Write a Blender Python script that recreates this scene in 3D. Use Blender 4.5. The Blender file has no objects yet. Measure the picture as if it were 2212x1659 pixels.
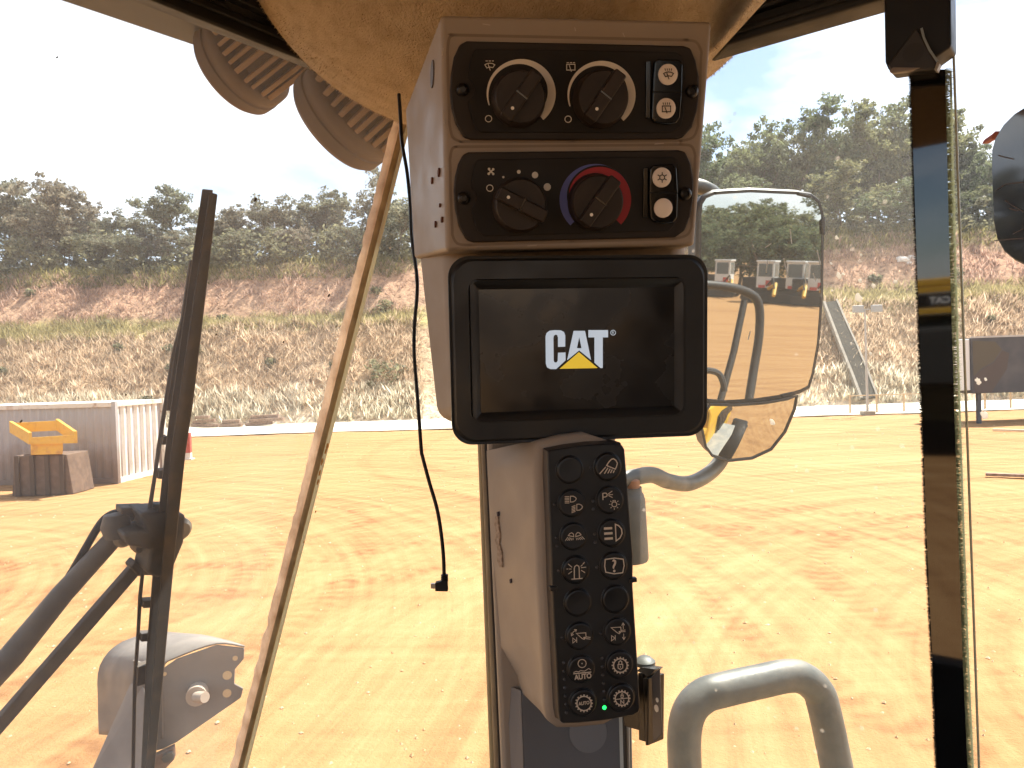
import bpy, math, random
import numpy as np
from mathutils import Vector, Matrix, noise
random.seed(7); rng = np.random.default_rng(7)
scn = bpy.context.scene
COL = scn.collection
rad = math.radians

# ------------------------------------------------------------------ camera, sky, sun, exposure
CAM = Vector((0, 0, 3.2)); PITCH = -1.1; ROLL = 1.9; LENS = 26.0
fwd = Vector((0, math.cos(rad(PITCH)), math.sin(rad(PITCH))))
right0 = Vector((1, 0, 0)); up0 = right0.cross(fwd)
cr, sr = math.cos(rad(ROLL)), math.sin(rad(ROLL))
RIGHT = right0 * cr - up0 * sr
UP = right0 * sr + up0 * cr
cd = bpy.data.cameras.new('camera'); cam = bpy.data.objects.new('camera', cd); COL.objects.link(cam)
cd.lens = LENS; cd.sensor_width = 36; cd.clip_start = 0.01; cd.clip_end = 3000
m = Matrix((RIGHT, UP, -fwd)).transposed().to_4x4(); m.translation = CAM
cam.matrix_world = m; scn.camera = cam

SUN_AZ, SUN_EL = 48.0, 59.0           # azimuth from +Y towards +X
w = bpy.data.worlds.new('World'); scn.world = w; w.use_nodes = True
nt = w.node_tree; nt.nodes.clear()
def wn(t): return nt.nodes.new(t)
sky = wn('ShaderNodeTexSky'); sky.sky_type = 'NISHITA'; sky.sun_disc = False
sky.sun_elevation = rad(SUN_EL); sky.sun_rotation = rad(SUN_AZ); sky.dust_density = 1.0; sky.altitude = 700
tc = wn('ShaderNodeTexCoord'); mp = wn('ShaderNodeMapping'); mp.inputs['Scale'].default_value = (1.0, 1.0, 2.6); mp.inputs['Location'].default_value = (2.1, 1.7, .6)
nz = wn('ShaderNodeTexNoise'); nz.inputs['Scale'].default_value = 2.1; nz.inputs['Detail'].default_value = 8; nz.inputs['Roughness'].default_value = 0.55; nz.inputs['Distortion'].default_value = 0.4
rp = wn('ShaderNodeValToRGB'); rp.color_ramp.elements[0].position = 0.41; rp.color_ramp.elements[1].position = 0.64
rp.color_ramp.elements[0].color = (0.03, 0.03, 0.03, 1); rp.color_ramp.elements[1].color = (0.9, 0.9, 0.9, 1)
mx = wn('ShaderNodeMixRGB'); mx.inputs[2].default_value = (9.5, 9.6, 9.8, 1)
bg = wn('ShaderNodeBackground'); bg.inputs[1].default_value = 0.08
ow = wn('ShaderNodeOutputWorld')
nt.links.new(tc.outputs['Generated'], mp.inputs[0]); nt.links.new(mp.outputs[0], nz.inputs['Vector'])
nt.links.new(nz.outputs['Fac'], rp.inputs[0]); nt.links.new(rp.outputs[0], mx.inputs[0])
nt.links.new(sky.outputs[0], mx.inputs[1]); nt.links.new(mx.outputs[0], bg.inputs[0]); nt.links.new(bg.outputs[0], ow.inputs[0])
sd = bpy.data.lights.new('sun', 'SUN'); sd.energy = 4.6; sd.angle = rad(0.53); sd.color = (1.0, 0.95, 0.86)
so = bpy.data.objects.new('sun', sd); COL.objects.link(so)
SUNV = Vector((math.cos(rad(SUN_EL)) * math.sin(rad(SUN_AZ)), math.cos(rad(SUN_EL)) * math.cos(rad(SUN_AZ)), math.sin(rad(SUN_EL))))
so.rotation_euler = SUNV.to_track_quat('Z', 'Y').to_euler(); so.location = (20, 10, 40)
vs = scn.view_settings; vs.view_transform = 'Standard'; vs.look = 'None'; vs.gamma = 1; vs.exposure = 1.5
scn.cycles.use_denoising = True; scn.cycles.max_bounces = 8; scn.cycles.transparent_max_bounces = 16; scn.cycles.use_adaptive_sampling = True; scn.cycles.adaptive_threshold = 0.02
scn.cycles.diffuse_bounces = 4; scn.cycles.sample_clamp_indirect = 8; scn.cycles.caustics_reflective = False; scn.cycles.caustics_refractive = False

# ------------------------------------------------------------------ pixel rays (photograph read at 2212 x 1659)
F = LENS / 36 * 2212
def ray(px, py): return fwd + RIGHT * ((px - 1106) / F) + UP * ((829.5 - py) / F)
def P(px, py, d): return CAM + ray(px, py) * d
K = 1.73599
def zoomer(ox, oy, s): return lambda x, y: ((ox + x * s) / K, (oy + y * s) / K)
Z1 = zoomer(1440, 0, .59675); Z2 = zoomer(1500, 900, .56962); Z3 = zoomer(1700, 1600, .42194); Z4 = zoomer(1700, 2200, .40984)
Z5 = zoomer(0, 0, .72333); Z6 = zoomer(0, 600, .72333); Z7 = zoomer(0, 1700, .71132); Z8 = zoomer(2500, 0, .60579)
R1 = zoomer(2500, 600, .78355); R2 = zoomer(3200, 800, .66321); R3 = zoomer(3200, 1800, .65107); R4 = zoomer(2300, 2200, .45208)
R5 = zoomer(1100, 400, .78387); R6 = zoomer(800, 1600, .77139)

class Plane:
    """local x right, y up, z towards the camera side"""
    def __init__(s, a, b, c):
        s.o = a.copy(); s.u = (b - a).normalized(); v = (a - c); v -= s.u * v.dot(s.u); s.v = v.normalized(); s.n = s.u.cross(s.v)
        s.M = Matrix((s.u, s.v, s.n)).transposed().to_4x4(); s.M.translation = s.o
        s.Mi = s.M.inverted()
    def hit(s, px, py, h=0.0):
        r = ray(px, py); o = s.o + s.n * h
        return CAM + r * ((o - CAM).dot(s.n) / r.dot(s.n))
    def uv(s, px, py, h=0.0):
        q = s.Mi @ s.hit(px, py, h); return (q.x, q.y)
    def pt(s, u, v, h=0.0): return s.o + s.u * u + s.v * v + s.n * h
def P3(a, b, c): return Plane(P(*a), P(*b), P(*c))

# ------------------------------------------------------------------ materials
MATS = {}
def pm(name, base, rough=0.5, metal=0.0, var=None, bump=None, spec=0.5, sub=None, emit=None, transl=None, coat=0.0):
    """var=(scale, second colour, low, high, detail); bump=(scale, strength, distance)"""
    if name in MATS: return MATS[name]
    mt = bpy.data.materials.new(name); mt.use_nodes = True; t = mt.node_tree; b = t.nodes['Principled BSDF']
    b.inputs['Base Color'].default_value = (*base, 1); b.inputs['Roughness'].default_value = rough; b.inputs['Metallic'].default_value = metal
    b.inputs['Specular IOR Level'].default_value = spec; b.inputs['Coat Weight'].default_value = coat
    co = t.nodes.new('ShaderNodeTexCoord')
    if var:
        n = t.nodes.new('ShaderNodeTexNoise'); n.inputs['Scale'].default_value = var[0]; n.inputs['Detail'].default_value = var[4] if len(var) > 4 else 6
        t.links.new(co.outputs['Object'], n.inputs['Vector'])
        r = t.nodes.new('ShaderNodeValToRGB'); r.color_ramp.elements[0].position = var[2]; r.color_ramp.elements[1].position = var[3]
        r.color_ramp.elements[0].color = (*base, 1); r.color_ramp.elements[1].color = (*var[1], 1)
        t.links.new(n.outputs['Fac'], r.inputs[0]); t.links.new(r.outputs[0], b.inputs['Base Color'])
    if bump and metal < .9:
        n = t.nodes.new('ShaderNodeTexNoise'); n.inputs['Scale'].default_value = 16; n.inputs['Detail'].default_value = 7; t.links.new(co.outputs['Object'], n.inputs['Vector'])
        q = t.nodes.new('ShaderNodeMapRange'); q.inputs['From Min'].default_value = .35; q.inputs['From Max'].default_value = .65; q.inputs['To Min'].default_value = max(.05, rough - .13); q.inputs['To Max'].default_value = min(1, rough + .16)
        t.links.new(n.outputs['Fac'], q.inputs['Value']); t.links.new(q.outputs[0], b.inputs['Roughness'])
    if bump:
        n = t.nodes.new('ShaderNodeTexNoise'); n.inputs['Scale'].default_value = bump[0]; n.inputs['Detail'].default_value = 4
        t.links.new(co.outputs['Object'], n.inputs['Vector'])
        bm = t.nodes.new('ShaderNodeBump'); bm.inputs['Strength'].default_value = bump[1]; bm.inputs['Distance'].default_value = bump[2]
        t.links.new(n.outputs['Fac'], bm.inputs['Height']); t.links.new(bm.outputs[0], b.inputs['Normal'])
    if emit:
        b.inputs['Emission Color'].default_value = (*emit[0], 1); b.inputs['Emission Strength'].default_value = emit[1]
    if transl:
        tr = t.nodes.new('ShaderNodeBsdfTranslucent'); tr.inputs[0].default_value = (*transl[0], 1)
        mixs = t.nodes.new('ShaderNodeMixShader'); mixs.inputs[0].default_value = transl[1]
        t.links.new(b.outputs[0], mixs.inputs[1]); t.links.new(tr.outputs[0], mixs.inputs[2])
        t.links.new(mixs.outputs[0], t.nodes['Material Output'].inputs['Surface'])
    MATS[name] = mt; return mt

def glass_mat(name, dust_lo, dust_hi, tint=(0.97, 0.985, 0.97), dustcol=(0.55, 0.43, 0.31), spots=True, scale=3.0):
    mt = bpy.data.materials.new(name); mt.use_nodes = True; t = mt.node_tree; t.nodes.clear()
    N = t.nodes.new; L = t.links.new
    out = N('ShaderNodeOutputMaterial'); tr = N('ShaderNodeBsdfTransparent'); tr.inputs[0].default_value = (*tint, 1)
    gl = N('ShaderNodeBsdfGlossy'); gl.inputs['Roughness'].default_value = 0.02
    lw = N('ShaderNodeFresnel'); lw.inputs[0].default_value = 1.17
    m1 = N('ShaderNodeMixShader'); L(lw.outputs[0], m1.inputs[0]); L(tr.outputs[0], m1.inputs[1]); L(gl.outputs[0], m1.inputs[2])
    df = N('ShaderNodeBsdfDiffuse'); df.inputs[0].default_value = (*dustcol, 1)
    tl = N('ShaderNodeBsdfTranslucent'); tl.inputs[0].default_value = (*dustcol, 1)
    md = N('ShaderNodeMixShader'); md.inputs[0].default_value = 0.6; L(df.outputs[0], md.inputs[1]); L(tl.outputs[0], md.inputs[2])
    co = N('ShaderNodeTexCoord')
    n1 = N('ShaderNodeTexNoise'); n1.inputs['Scale'].default_value = scale; n1.inputs['Detail'].default_value = 8; L(co.outputs['Object'], n1.inputs['Vector'])
    r1 = N('ShaderNodeMapRange'); r1.inputs['From Min'].default_value = 0.3; r1.inputs['From Max'].default_value = 0.7
    r1.inputs['To Min'].default_value = dust_lo; r1.inputs['To Max'].default_value = dust_hi; L(n1.outputs['Fac'], r1.inputs['Value'])
    # fine grains of dust
    n2 = N('ShaderNodeTexNoise'); n2.inputs['Scale'].default_value = 350; n2.inputs['Detail'].default_value = 2; L(co.outputs['Object'], n2.inputs['Vector'])
    r2 = N('ShaderNodeMapRange'); r2.inputs['From Min'].default_value = 0.45; r2.inputs['From Max'].default_value = 0.75; r2.inputs['To Min'].default_value = 0.95; r2.inputs['To Max'].default_value = 1.15
    L(n2.outputs['Fac'], r2.inputs['Value'])
    mu = N('ShaderNodeMath'); mu.operation = 'MULTIPLY'; L(r1.outputs[0], mu.inputs[0]); L(r2.outputs[0], mu.inputs[1])
    last = mu
    if spots:
        vo = N('ShaderNodeTexVoronoi'); vo.inputs['Scale'].default_value = 42; L(co.outputs['Object'], vo.inputs['Vector'])
        rr = N('ShaderNodeMapRange'); rr.inputs['From Min'].default_value = 0.05; rr.inputs['From Max'].default_value = 0.10; rr.inputs['To Min'].default_value = 0.22; rr.inputs['To Max'].default_value = 0.0
        L(vo.outputs['Distance'], rr.inputs['Value'])
        ad = N('ShaderNodeMath'); ad.operation = 'ADD'; L(mu.outputs[0], ad.inputs[0]); L(rr.outputs[0], ad.inputs[1]); last = ad
    m2 = N('ShaderNodeMixShader'); L(last.outputs[0], m2.inputs[0]); L(m1.outputs[0], m2.inputs[1]); L(md.outputs[0], m2.inputs[2])
    L(m2.outputs[0], out.inputs['Surface'])
    return mt

# ------------------------------------------------------------------ mesh building
class MB:
    def __init__(s): s.v = []; s.f = []
    def add(s, v, f):
        o = len(s.v); s.v += [tuple(x) for x in v]; s.f += [tuple(i + o for i in q) for q in f]; return s
    def hexa(s, a):          # 8 corners: bottom 4 (ccw from outside below), top 4
        return s.add(a, [(3, 2, 1, 0), (4, 5, 6, 7), (0, 1, 5, 4), (1, 2, 6, 5), (2, 3, 7, 6), (3, 0, 4, 7)])
    def box(s, c, d, ax=None):
        c = Vector(c); X, Y, Zz = ax if ax else (Vector((1, 0, 0)), Vector((0, 1, 0)), Vector((0, 0, 1)))
        q = []
        for z in (-1, 1):
            for x, y in ((-1, -1), (1, -1), (1, 1), (-1, 1)): q.append(c + X * (x * d[0] / 2) + Y * (y * d[1] / 2) + Zz * (z * d[2] / 2))
        return s.hexa(q)
    def prism(s, poly, h0, h1, fr=None):      # polygon (x,y) ccw, extruded along z
        n = len(poly); a = sum(poly[i][0] * poly[(i + 1) % n][1] - poly[(i + 1) % n][0] * poly[i][1] for i in range(n))
        if a < 0: poly = poly[::-1]
        if h0 > h1: h0, h1 = h1, h0
        T = (lambda x, y, z: fr.pt(x, y, z)) if fr else (lambda x, y, z: (x, y, z))
        v = [T(x, y, h0) for x, y in poly] + [T(x, y, h1) for x, y in poly]
        return s.add(v, [tuple(range(n - 1, -1, -1)), tuple(range(n, 2 * n))] + [(i, (i + 1) % n, n + (i + 1) % n, n + i) for i in range(n)])
    def loft(s, rings, cap=True, closed=True):
        n = len(rings[0]); v = [p for r in rings for p in r]; f = []
        for k in range(len(rings) - 1):
            for i in range(n if closed else n - 1):
                j = (i + 1) % n; f.append((k * n + i, k * n + j, (k + 1) * n + j, (k + 1) * n + i))
        if cap: f += [tuple(range(n - 1, -1, -1)), tuple(range((len(rings) - 1) * n, len(rings) * n))]
        return s.add(v, f)
    def tube(s, path, r, n=12, cap=True):
        path = [Vector(p) for p in path]; rs = r if isinstance(r, (list, tuple)) else [r] * len(path); rings = []; prev = None
        for i, p in enumerate(path):
            t = (path[min(i + 1, len(path) - 1)] - path[max(i - 1, 0)]).normalized()
            a = (prev - t * prev.dot(t)) if prev is not None else (Vector((0, 0, 1)).cross(t) if abs(t.z) < .9 else Vector((1, 0, 0)).cross(t))
            a.normalize(); prev = a; b = t.cross(a)
            rings.append([p + (a * math.cos(2 * math.pi * k / n) + b * math.sin(2 * math.pi * k / n)) * rs[i] for k in range(n)])
        return s.loft(rings, cap)
    def lathe(s, prof, o, axis, n=24, ref=None):   # prof: (radius, along)
        o = Vector(o); ax = Vector(axis).normalized(); a = Vector(ref) if ref else (Vector((0, 0, 1)).cross(ax) if abs(ax.z) < .9 else Vector((1, 0, 0)).cross(ax))
        a -= ax * a.dot(ax); a.normalize(); b = ax.cross(a)
        return s.loft([[o + ax * h + (a * math.cos(2 * math.pi * k / n) + b * math.sin(2 * math.pi * k / n)) * max(r, 1e-5) for k in range(n)] for r, h in prof])
    def ribbon(s, pts, wd, h, closed=False, widths=None):      # flat stroke at height h in local xy
        p = [Vector((x, y)) for x, y in pts]; n = len(p); v = []
        for i in range(n):
            a = p[i - 1] if (i > 0 or closed) else p[i]; c = p[(i + 1) % n] if (i < n - 1 or closed) else p[i]
            d1 = (p[i] - a); d2 = (c - p[i])
            d1 = d1.normalized() if d1.length > 1e-9 else d2.normalized(); d2 = d2.normalized() if d2.length > 1e-9 else d1
            t = d1 + d2
            if t.length < 1e-6: t = d1
            t.normalize(); nn = Vector((-t.y, t.x)); k = max(.5, abs(t.dot(d1))); hw = (widths[i] if widths else wd) / 2 / k
            v += [(*(p[i] + nn * hw), h), (*(p[i] - nn * hw), h)]
        m_ = n if closed else n - 1
        return s.add(v, [(2 * i, 2 * i + 1, 2 * ((i + 1) % n) + 1, 2 * ((i + 1) % n)) for i in range(m_)])
    def disc(s, c, r, h, n=20, ry=None):
        return s.add([(c[0] + r * math.cos(2 * math.pi * k / n), c[1] + (ry or r) * math.sin(2 * math.pi * k / n), h) for k in range(n)], [tuple(range(n))])

WORLD = {}
def rootM(o):
    while o.parent: o = o.parent
    return WORLD.get(o.name, Matrix.Identity(4))
def obj(name, mb, mat, parent=None, world=False, smooth=False, bevel=None, seg=2, sharp=40, sub=0):
    me = bpy.data.meshes.new(name)
    vs_ = mb.v
    if world and parent:
        Mi = rootM(parent).inverted(); vs_ = [tuple(Mi @ Vector(q)) for q in vs_]
    me.from_pydata(vs_, [], mb.f); me.update()
    me.materials.append(mat)
    o = bpy.data.objects.new(name, me); COL.objects.link(o)
    if parent: o.parent = parent
    if smooth:
        me.polygons.foreach_set('use_smooth', [True] * len(me.polygons))
        me.set_sharp_from_angle(angle=rad(sharp))
    if bevel:
        b = o.modifiers.new('bevel', 'BEVEL'); b.width = bevel; b.segments = seg; b.limit_method = 'ANGLE'; b.angle_limit = rad(35)
        me.polygons.foreach_set('use_smooth', [True] * len(me.polygons))
        b.harden_normals = True
    if sub:
        q = o.modifiers.new('sub', 'SUBSURF'); q.levels = sub; q.render_levels = sub
    return o
def fastmesh(name, V, nper, mat, parent=None, world=False):
    """V: (n, nper, 3) array of separate faces"""
    V = np.asarray(V, dtype=np.float32); n = V.shape[0]
    if world and parent:
        Mi = np.array(rootM(parent).inverted()); V = V @ Mi[:3, :3].T.astype(np.float32) + Mi[:3, 3].astype(np.float32)
    me = bpy.data.meshes.new(name); me.vertices.add(n * nper); me.vertices.foreach_set('co', V.reshape(-1))
    me.loops.add(n * nper); me.loops.foreach_set('vertex_index', np.arange(n * nper, dtype=np.int32))
    me.polygons.add(n); me.polygons.foreach_set('loop_start', np.arange(0, n * nper, nper, dtype=np.int32))
    me.update(calc_edges=True); me.materials.append(mat)
    o = bpy.data.objects.new(name, me); COL.objects.link(o)
    if parent: o.parent = parent
    return o
def thing(name, label, cat, M=None, group=None, loc=None):
    o = bpy.data.objects.new(name, None); COL.objects.link(o); o.empty_display_size = .05
    if loc is not None: M = Matrix.Translation(Vector(loc))
    if M is not None: o.matrix_world = M; WORLD[o.name] = M.copy()
    o['label'] = label; o['category'] = cat
    if group: o['group'] = group
    return o
def tag(o, label, cat, group=None):
    o['label'] = label; o['category'] = cat
    if group: o['group'] = group
    return o
def struct(name, mb, mat, **k):
    o = obj(name, mb, mat, **k); o['kind'] = 'structure'; return o
def text_mesh(body, size, mat, name, parent, at, h, rot=0.0, bold=0.0, sx=1.0, sy=1.0):
    cu = bpy.data.curves.new('t', 'FONT'); cu.body = body; cu.size = 1; cu.align_x = 'CENTER'; cu.align_y = 'CENTER'; cu.offset = bold; cu.resolution_u = 4
    to = bpy.data.objects.new('t', cu); COL.objects.link(to)
    dg = bpy.context.evaluated_depsgraph_get(); me = bpy.data.meshes.new_from_object(to.evaluated_get(dg))
    bpy.data.objects.remove(to); bpy.data.curves.remove(cu)
    xs = [v.co.x for v in me.vertices]; ys = [v.co.y for v in me.vertices]; cx, cy = (min(xs) + max(xs)) / 2, (min(ys) + max(ys)) / 2
    k = size / (max(ys) - min(ys)); c, s_ = math.cos(rot), math.sin(rot)
    for v in me.vertices:
        x, y = (v.co.x - cx) * k * sx, (v.co.y - cy) * k * sy; v.co = (at[0] + x * c - y * s_, at[1] + x * s_ + y * c, h)
    me.materials.clear(); me.materials.append(mat); me.name = name
    o = bpy.data.objects.new(name, me); COL.objects.link(o); o.parent = parent; return o
def spline(pts, n=6, closed=False):
    p = [Vector(q) for q in pts]; L = len(p); out = []
    rngk = range(L) if closed else range(L - 1)
    for i in rngk:
        a, b, c, d = (p[(i - 1) % L], p[i], p[(i + 1) % L], p[(i + 2) % L]) if closed else (p[max(i - 1, 0)], p[i], p[i + 1], p[min(i + 2, L - 1)])
        for k in range(n):
            t = k / n; out.append(.5 * ((2 * b) + (c - a) * t + (2 * a - 5 * b + 4 * c - d) * t * t + (3 * b - a - 3 * c + d) * t ** 3))
    if not closed: out.append(p[-1])
    return out
def rrect(x0, y0, x1, y1, r, n=5):
    q = []
    for cx, cy, a in ((x1 - r, y1 - r, 0), (x0 + r, y1 - r, 90), (x0 + r, y0 + r, 180), (x1 - r, y0 + r, 270)):
        for k in range(n + 1): t = rad(a + 90 * k / n); q.append((cx + r * math.cos(t), cy + r * math.sin(t)))
    return q
def hv(x, y, z, s=1.0): return noise.noise(Vector((x * s, y * s, z * s)))


# ------------------------------------------------------------------ machine axes and reference planes
E1 = Vector((-.62, -.78, 0)).normalized()      # along the windscreen, towards the machine's far side
E2 = Vector((.78, -.62, 0)).normalized()       # along the door, towards the machine's rear
ZU = Vector((0, 0, 1))
SEAM_T, SEAM_B = P(868, 262, .92), P(515, 1659, .98)
WIND = Plane(SEAM_T + E1, SEAM_T, SEAM_T + E1 + (SEAM_B - SEAM_T))
DOOR0 = Vector((.10, .75, 3.2)); DOORV = Vector((-.02, -.03, 1.0)).normalized()
DOOR = Plane(DOOR0, DOOR0 + E2, DOOR0 - DOORV)
def reflect(i, n): return i - n * (2 * i.dot(n))
MIR_C = P(1645, 640, 1.30)
_i = ray(1640, 556).normalized(); _o = (E2 + Vector((0, 0, 0))).normalized(); MIR_N = (_o - _i).normalized()
_u = ZU.cross(MIR_N) ; _u = (-_u if _u.dot(RIGHT) < 0 else _u).normalized(); _v = MIR_N.cross(_u)
MIRROR = Plane(MIR_C, MIR_C + _u, MIR_C - _v)
def mirror_ray(px, py):
    h = MIRROR.hit(px, py); return h, reflect(ray(px, py).normalized(), MIRROR.n)
def mirror_ground(px, py):
    h, d = mirror_ray(px, py); return h + d * (-h.z / d.z)

# ------------------------------------------------------------------ terrain
def nodes_mat(name):
    mt = bpy.data.materials.new(name); mt.use_nodes = True; t = mt.node_tree; b = t.nodes['Principled BSDF']
    return mt, t, b, t.nodes.new, t.links.new
def ramp(N, stops):
    r = N('ShaderNodeValToRGB'); e = r.color_ramp.elements
    while len(e) > 1: e.remove(e[-1])
    e[0].position = stops[0][0]; e[0].color = (*stops[0][1], 1)
    for p_, c in stops[1:]: q = e.new(p_); q.color = (*c, 1)
    return r
def math_n(N, L, op, a, b=None):
    q = N('ShaderNodeMath'); q.operation = op
    for i, x in enumerate((a, b)):
        if x is None: continue
        if isinstance(x, (int, float)): q.inputs[i].default_value = x
        else: L(x, q.inputs[i])
    return q.outputs[0]
def noise_n(N, L, vec, scale, detail=6, rough=.55, dist=0):
    q = N('ShaderNodeTexNoise'); q.inputs['Scale'].default_value = scale; q.inputs['Detail'].default_value = detail; q.inputs['Roughness'].default_value = rough; q.inputs['Distortion'].default_value = dist
    L(vec, q.inputs['Vector']); return q.outputs['Fac']

mt_ground, t, b, N, L = nodes_mat('laterite_dirt')
geo = N('ShaderNodeNewGeometry'); sep = N('ShaderNodeSeparateXYZ'); L(geo.outputs['Position'], sep.inputs[0])
def polar(cx, cy, kr, ka, dist):
    dx = math_n(N, L, 'SUBTRACT', sep.outputs[0], cx); dy = math_n(N, L, 'SUBTRACT', sep.outputs[1], cy)
    r2 = math_n(N, L, 'ADD', math_n(N, L, 'MULTIPLY', dx, dx), math_n(N, L, 'MULTIPLY', dy, dy)); r = math_n(N, L, 'SQRT', r2)
    a = math_n(N, L, 'ARCTAN2', dy, dx)
    cb = N('ShaderNodeCombineXYZ'); L(math_n(N, L, 'MULTIPLY', r, kr), cb.inputs[0]); L(math_n(N, L, 'MULTIPLY', a, ka), cb.inputs[1])
    return noise_n(N, L, cb.outputs[0], 1.0, 5, .6, dist)
tr1 = polar(-14, 9, 3.4, .8, .1); tr2 = polar(13, 3, 3.2, .9, .1); tr3 = polar(3, 60, 2.6, 1.5, .1)
big = noise_n(N, L, geo.outputs['Position'], .13, 3, .5, .3); fine = noise_n(N, L, geo.outputs['Position'], 6.0, 8, .65); fine2 = noise_n(N, L, geo.outputs['Position'], 30.0, 4, .7)
mixa = N('ShaderNodeMixRGB'); L(big, mixa.inputs[0]); L(tr1, mixa.inputs[1]); L(tr2, mixa.inputs[2])
sumt = math_n(N, L, 'ADD', math_n(N, L, 'MULTIPLY', mixa.outputs[0], .85), math_n(N, L, 'SUBTRACT', math_n(N, L, 'MULTIPLY', tr3, .30), .155))
sumt = math_n(N, L, 'ADD', sumt, math_n(N, L, 'MULTIPLY', math_n(N, L, 'SUBTRACT', fine, .5), .16))
sumt = math_n(N, L, 'ADD', sumt, math_n(N, L, 'MULTIPLY', math_n(N, L, 'SUBTRACT', big, .5), .20))
sumt = math_n(N, L, 'ADD', sumt, math_n(N, L, 'MULTIPLY', math_n(N, L, 'SUBTRACT', fine2, .5), .10))
trk_ = None
for cx, cy, r0 in ((-6, 21, 8.4), (-6, 21, 10.2), (10, 9.5, 5.6), (10, 9.5, 7.4), (13, 31, 17.0), (13, 31, 18.9), (-16, 12, 11.5), (-16, 12, 13.3)):
    dx = math_n(N, L, 'SUBTRACT', sep.outputs[0], cx); dy = math_n(N, L, 'SUBTRACT', sep.outputs[1], cy)
    r_ = math_n(N, L, 'SQRT', math_n(N, L, 'ADD', math_n(N, L, 'MULTIPLY', dx, dx), math_n(N, L, 'MULTIPLY', dy, dy)))
    off = math_n(N, L, 'ABSOLUTE', math_n(N, L, 'SUBTRACT', math_n(N, L, 'ADD', r_, math_n(N, L, 'MULTIPLY', big, .8)), r0 + .4))
    mr_ = N('ShaderNodeMapRange'); mr_.interpolation_type = 'SMOOTHSTEP'; mr_.inputs['From Min'].default_value = .34; mr_.inputs['From Max'].default_value = .16; L(off, mr_.inputs['Value'])
    lug = math_n(N, L, 'SINE', math_n(N, L, 'ADD', math_n(N, L, 'MULTIPLY', math_n(N, L, 'ARCTAN2', dy, dx), r0 * 22.0), math_n(N, L, 'MULTIPLY', off, 9.0)))
    one = math_n(N, L, 'MULTIPLY', mr_.outputs[0], math_n(N, L, 'ADD', math_n(N, L, 'MULTIPLY', lug, .45), .55)); trk_ = one if trk_ is None else math_n(N, L, 'ADD', trk_, one)
trk_ = math_n(N, L, 'MULTIPLY', trk_, math_n(N, L, 'MULTIPLY', noise_n(N, L, geo.outputs['Position'], .5, 3), .16))
sumt = math_n(N, L, 'SUBTRACT', sumt, trk_)
rg = ramp(N, [(.22, (.225, .108, .045)), (.33, (.30, .158, .066)), (.41, (.355, .195, .083)), (.48, (.39, .223, .098)), (.60, (.43, .265, .125))])
L(sumt, rg.inputs[0]); L(rg.outputs[0], b.inputs['Base Color']); b.inputs['Roughness'].default_value = .95; b.inputs['Specular IOR Level'].default_value = .15
bm = N('ShaderNodeBump'); bm.inputs['Strength'].default_value = .6; bm.inputs['Distance'].default_value = .08
L(math_n(N, L, 'ADD', sumt, math_n(N, L, 'MULTIPLY', fine2, .35)), bm.inputs['Height']); L(bm.outputs[0], b.inputs['Normal'])

def axis(segs):
    q = []
    for a, c, n in segs: q += list(np.linspace(a, c, n, endpoint=False))
    return q + [segs[-1][1]]
gx = axis([(-700, -60, 12), (-60, -30, 40), (-30, 32, 200), (32, 60, 40), (60, 700, 12)]); gy = axis([(-700, -60, 12), (-60, 4, 40), (4, 42, 170), (42, 52, 12), (52, 900, 14)])
mb = MB(); nx = len(gx)
for y in gy:
    for x in gx:
        near = max(0, 1 - abs(x) / 60) * max(0, 1 - max(0, abs(y - 20) - 20) / 20)
        mb.v.append((x, y, near * (.05 * hv(x, y, 1, .35) + .03 * hv(x, y, 2, 1.3) + .018 * hv(x, y, 5, 4.0))))
mb.f = [(j * nx + i, j * nx + i + 1, (j + 1) * nx + i + 1, (j + 1) * nx + i) for j in range(len(gy) - 1) for i in range(nx - 1)]
ground = struct('ground', mb, mt_ground, smooth=True, sharp=180)

mt_road = pm('pale_concrete', (.62, .56, .45), .9, var=(.6, (.50, .42, .30), .45, .75), bump=(3, .3, .05))
mb = MB(); xs = np.linspace(-75, 75, 120); fr = [41.2 + .9 * hv(x, 0, 3, .12) + .25 * hv(x, 0, 9, .8) for x in xs]
for x, y in zip(xs, fr): mb.v += [(x, y, .06), (x, 50.4, .07)]
mb.f = [(2 * i, 2 * i + 2, 2 * i + 3, 2 * i + 1) for i in range(len(xs) - 1)]
struct('road', mb, mt_road)

PROF = [(49.6, -.2), (50.4, .7), (57.0, 7.3), (59.9, 7.9), (64.6, 13.4), (70, 14.6), (82, 17), (130, 19)]
def slope_z(y, x=0):
    k = 1 + .05 * math.tanh(x / 20)
    for (a, za), (c, zc) in zip(PROF, PROF[1:]):
        if y <= c: return k * (za + (zc - za) * max(0, y - a) / (c - a))
    return k * PROF[-1][1]
def slope_pt(x, y):
    yy = y + 1.1 * hv(x, y, 11, .07)
    z = slope_z(y, x); am = min(1, max(0, (y - 49.7) / 2))
    z += am * (.55 * hv(x, y, 4, .22) + .28 * hv(x * 1.6, y, 7, .8) + .12 * hv(x * 3, y, 8, 1.6))
    return Vector((x, yy, z))
mt_slope, t, b, N, L = nodes_mat('cut_slope_earth')
geo = N('ShaderNodeNewGeometry'); sep = N('ShaderNodeSeparateXYZ'); L(geo.outputs['Position'], sep.inputs[0])
n1 = noise_n(N, L, geo.outputs['Position'], .45, 8, .65, .4); n2 = noise_n(N, L, geo.outputs['Position'], 2.6, 8, .7); n3 = noise_n(N, L, geo.outputs['Position'], .16, 4)
hz = math_n(N, L, 'ADD', sep.outputs[2], math_n(N, L, 'MULTIPLY', math_n(N, L, 'SUBTRACT', n1, .5), 2.6)); hz = math_n(N, L, 'DIVIDE', hz, 16.0)
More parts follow.
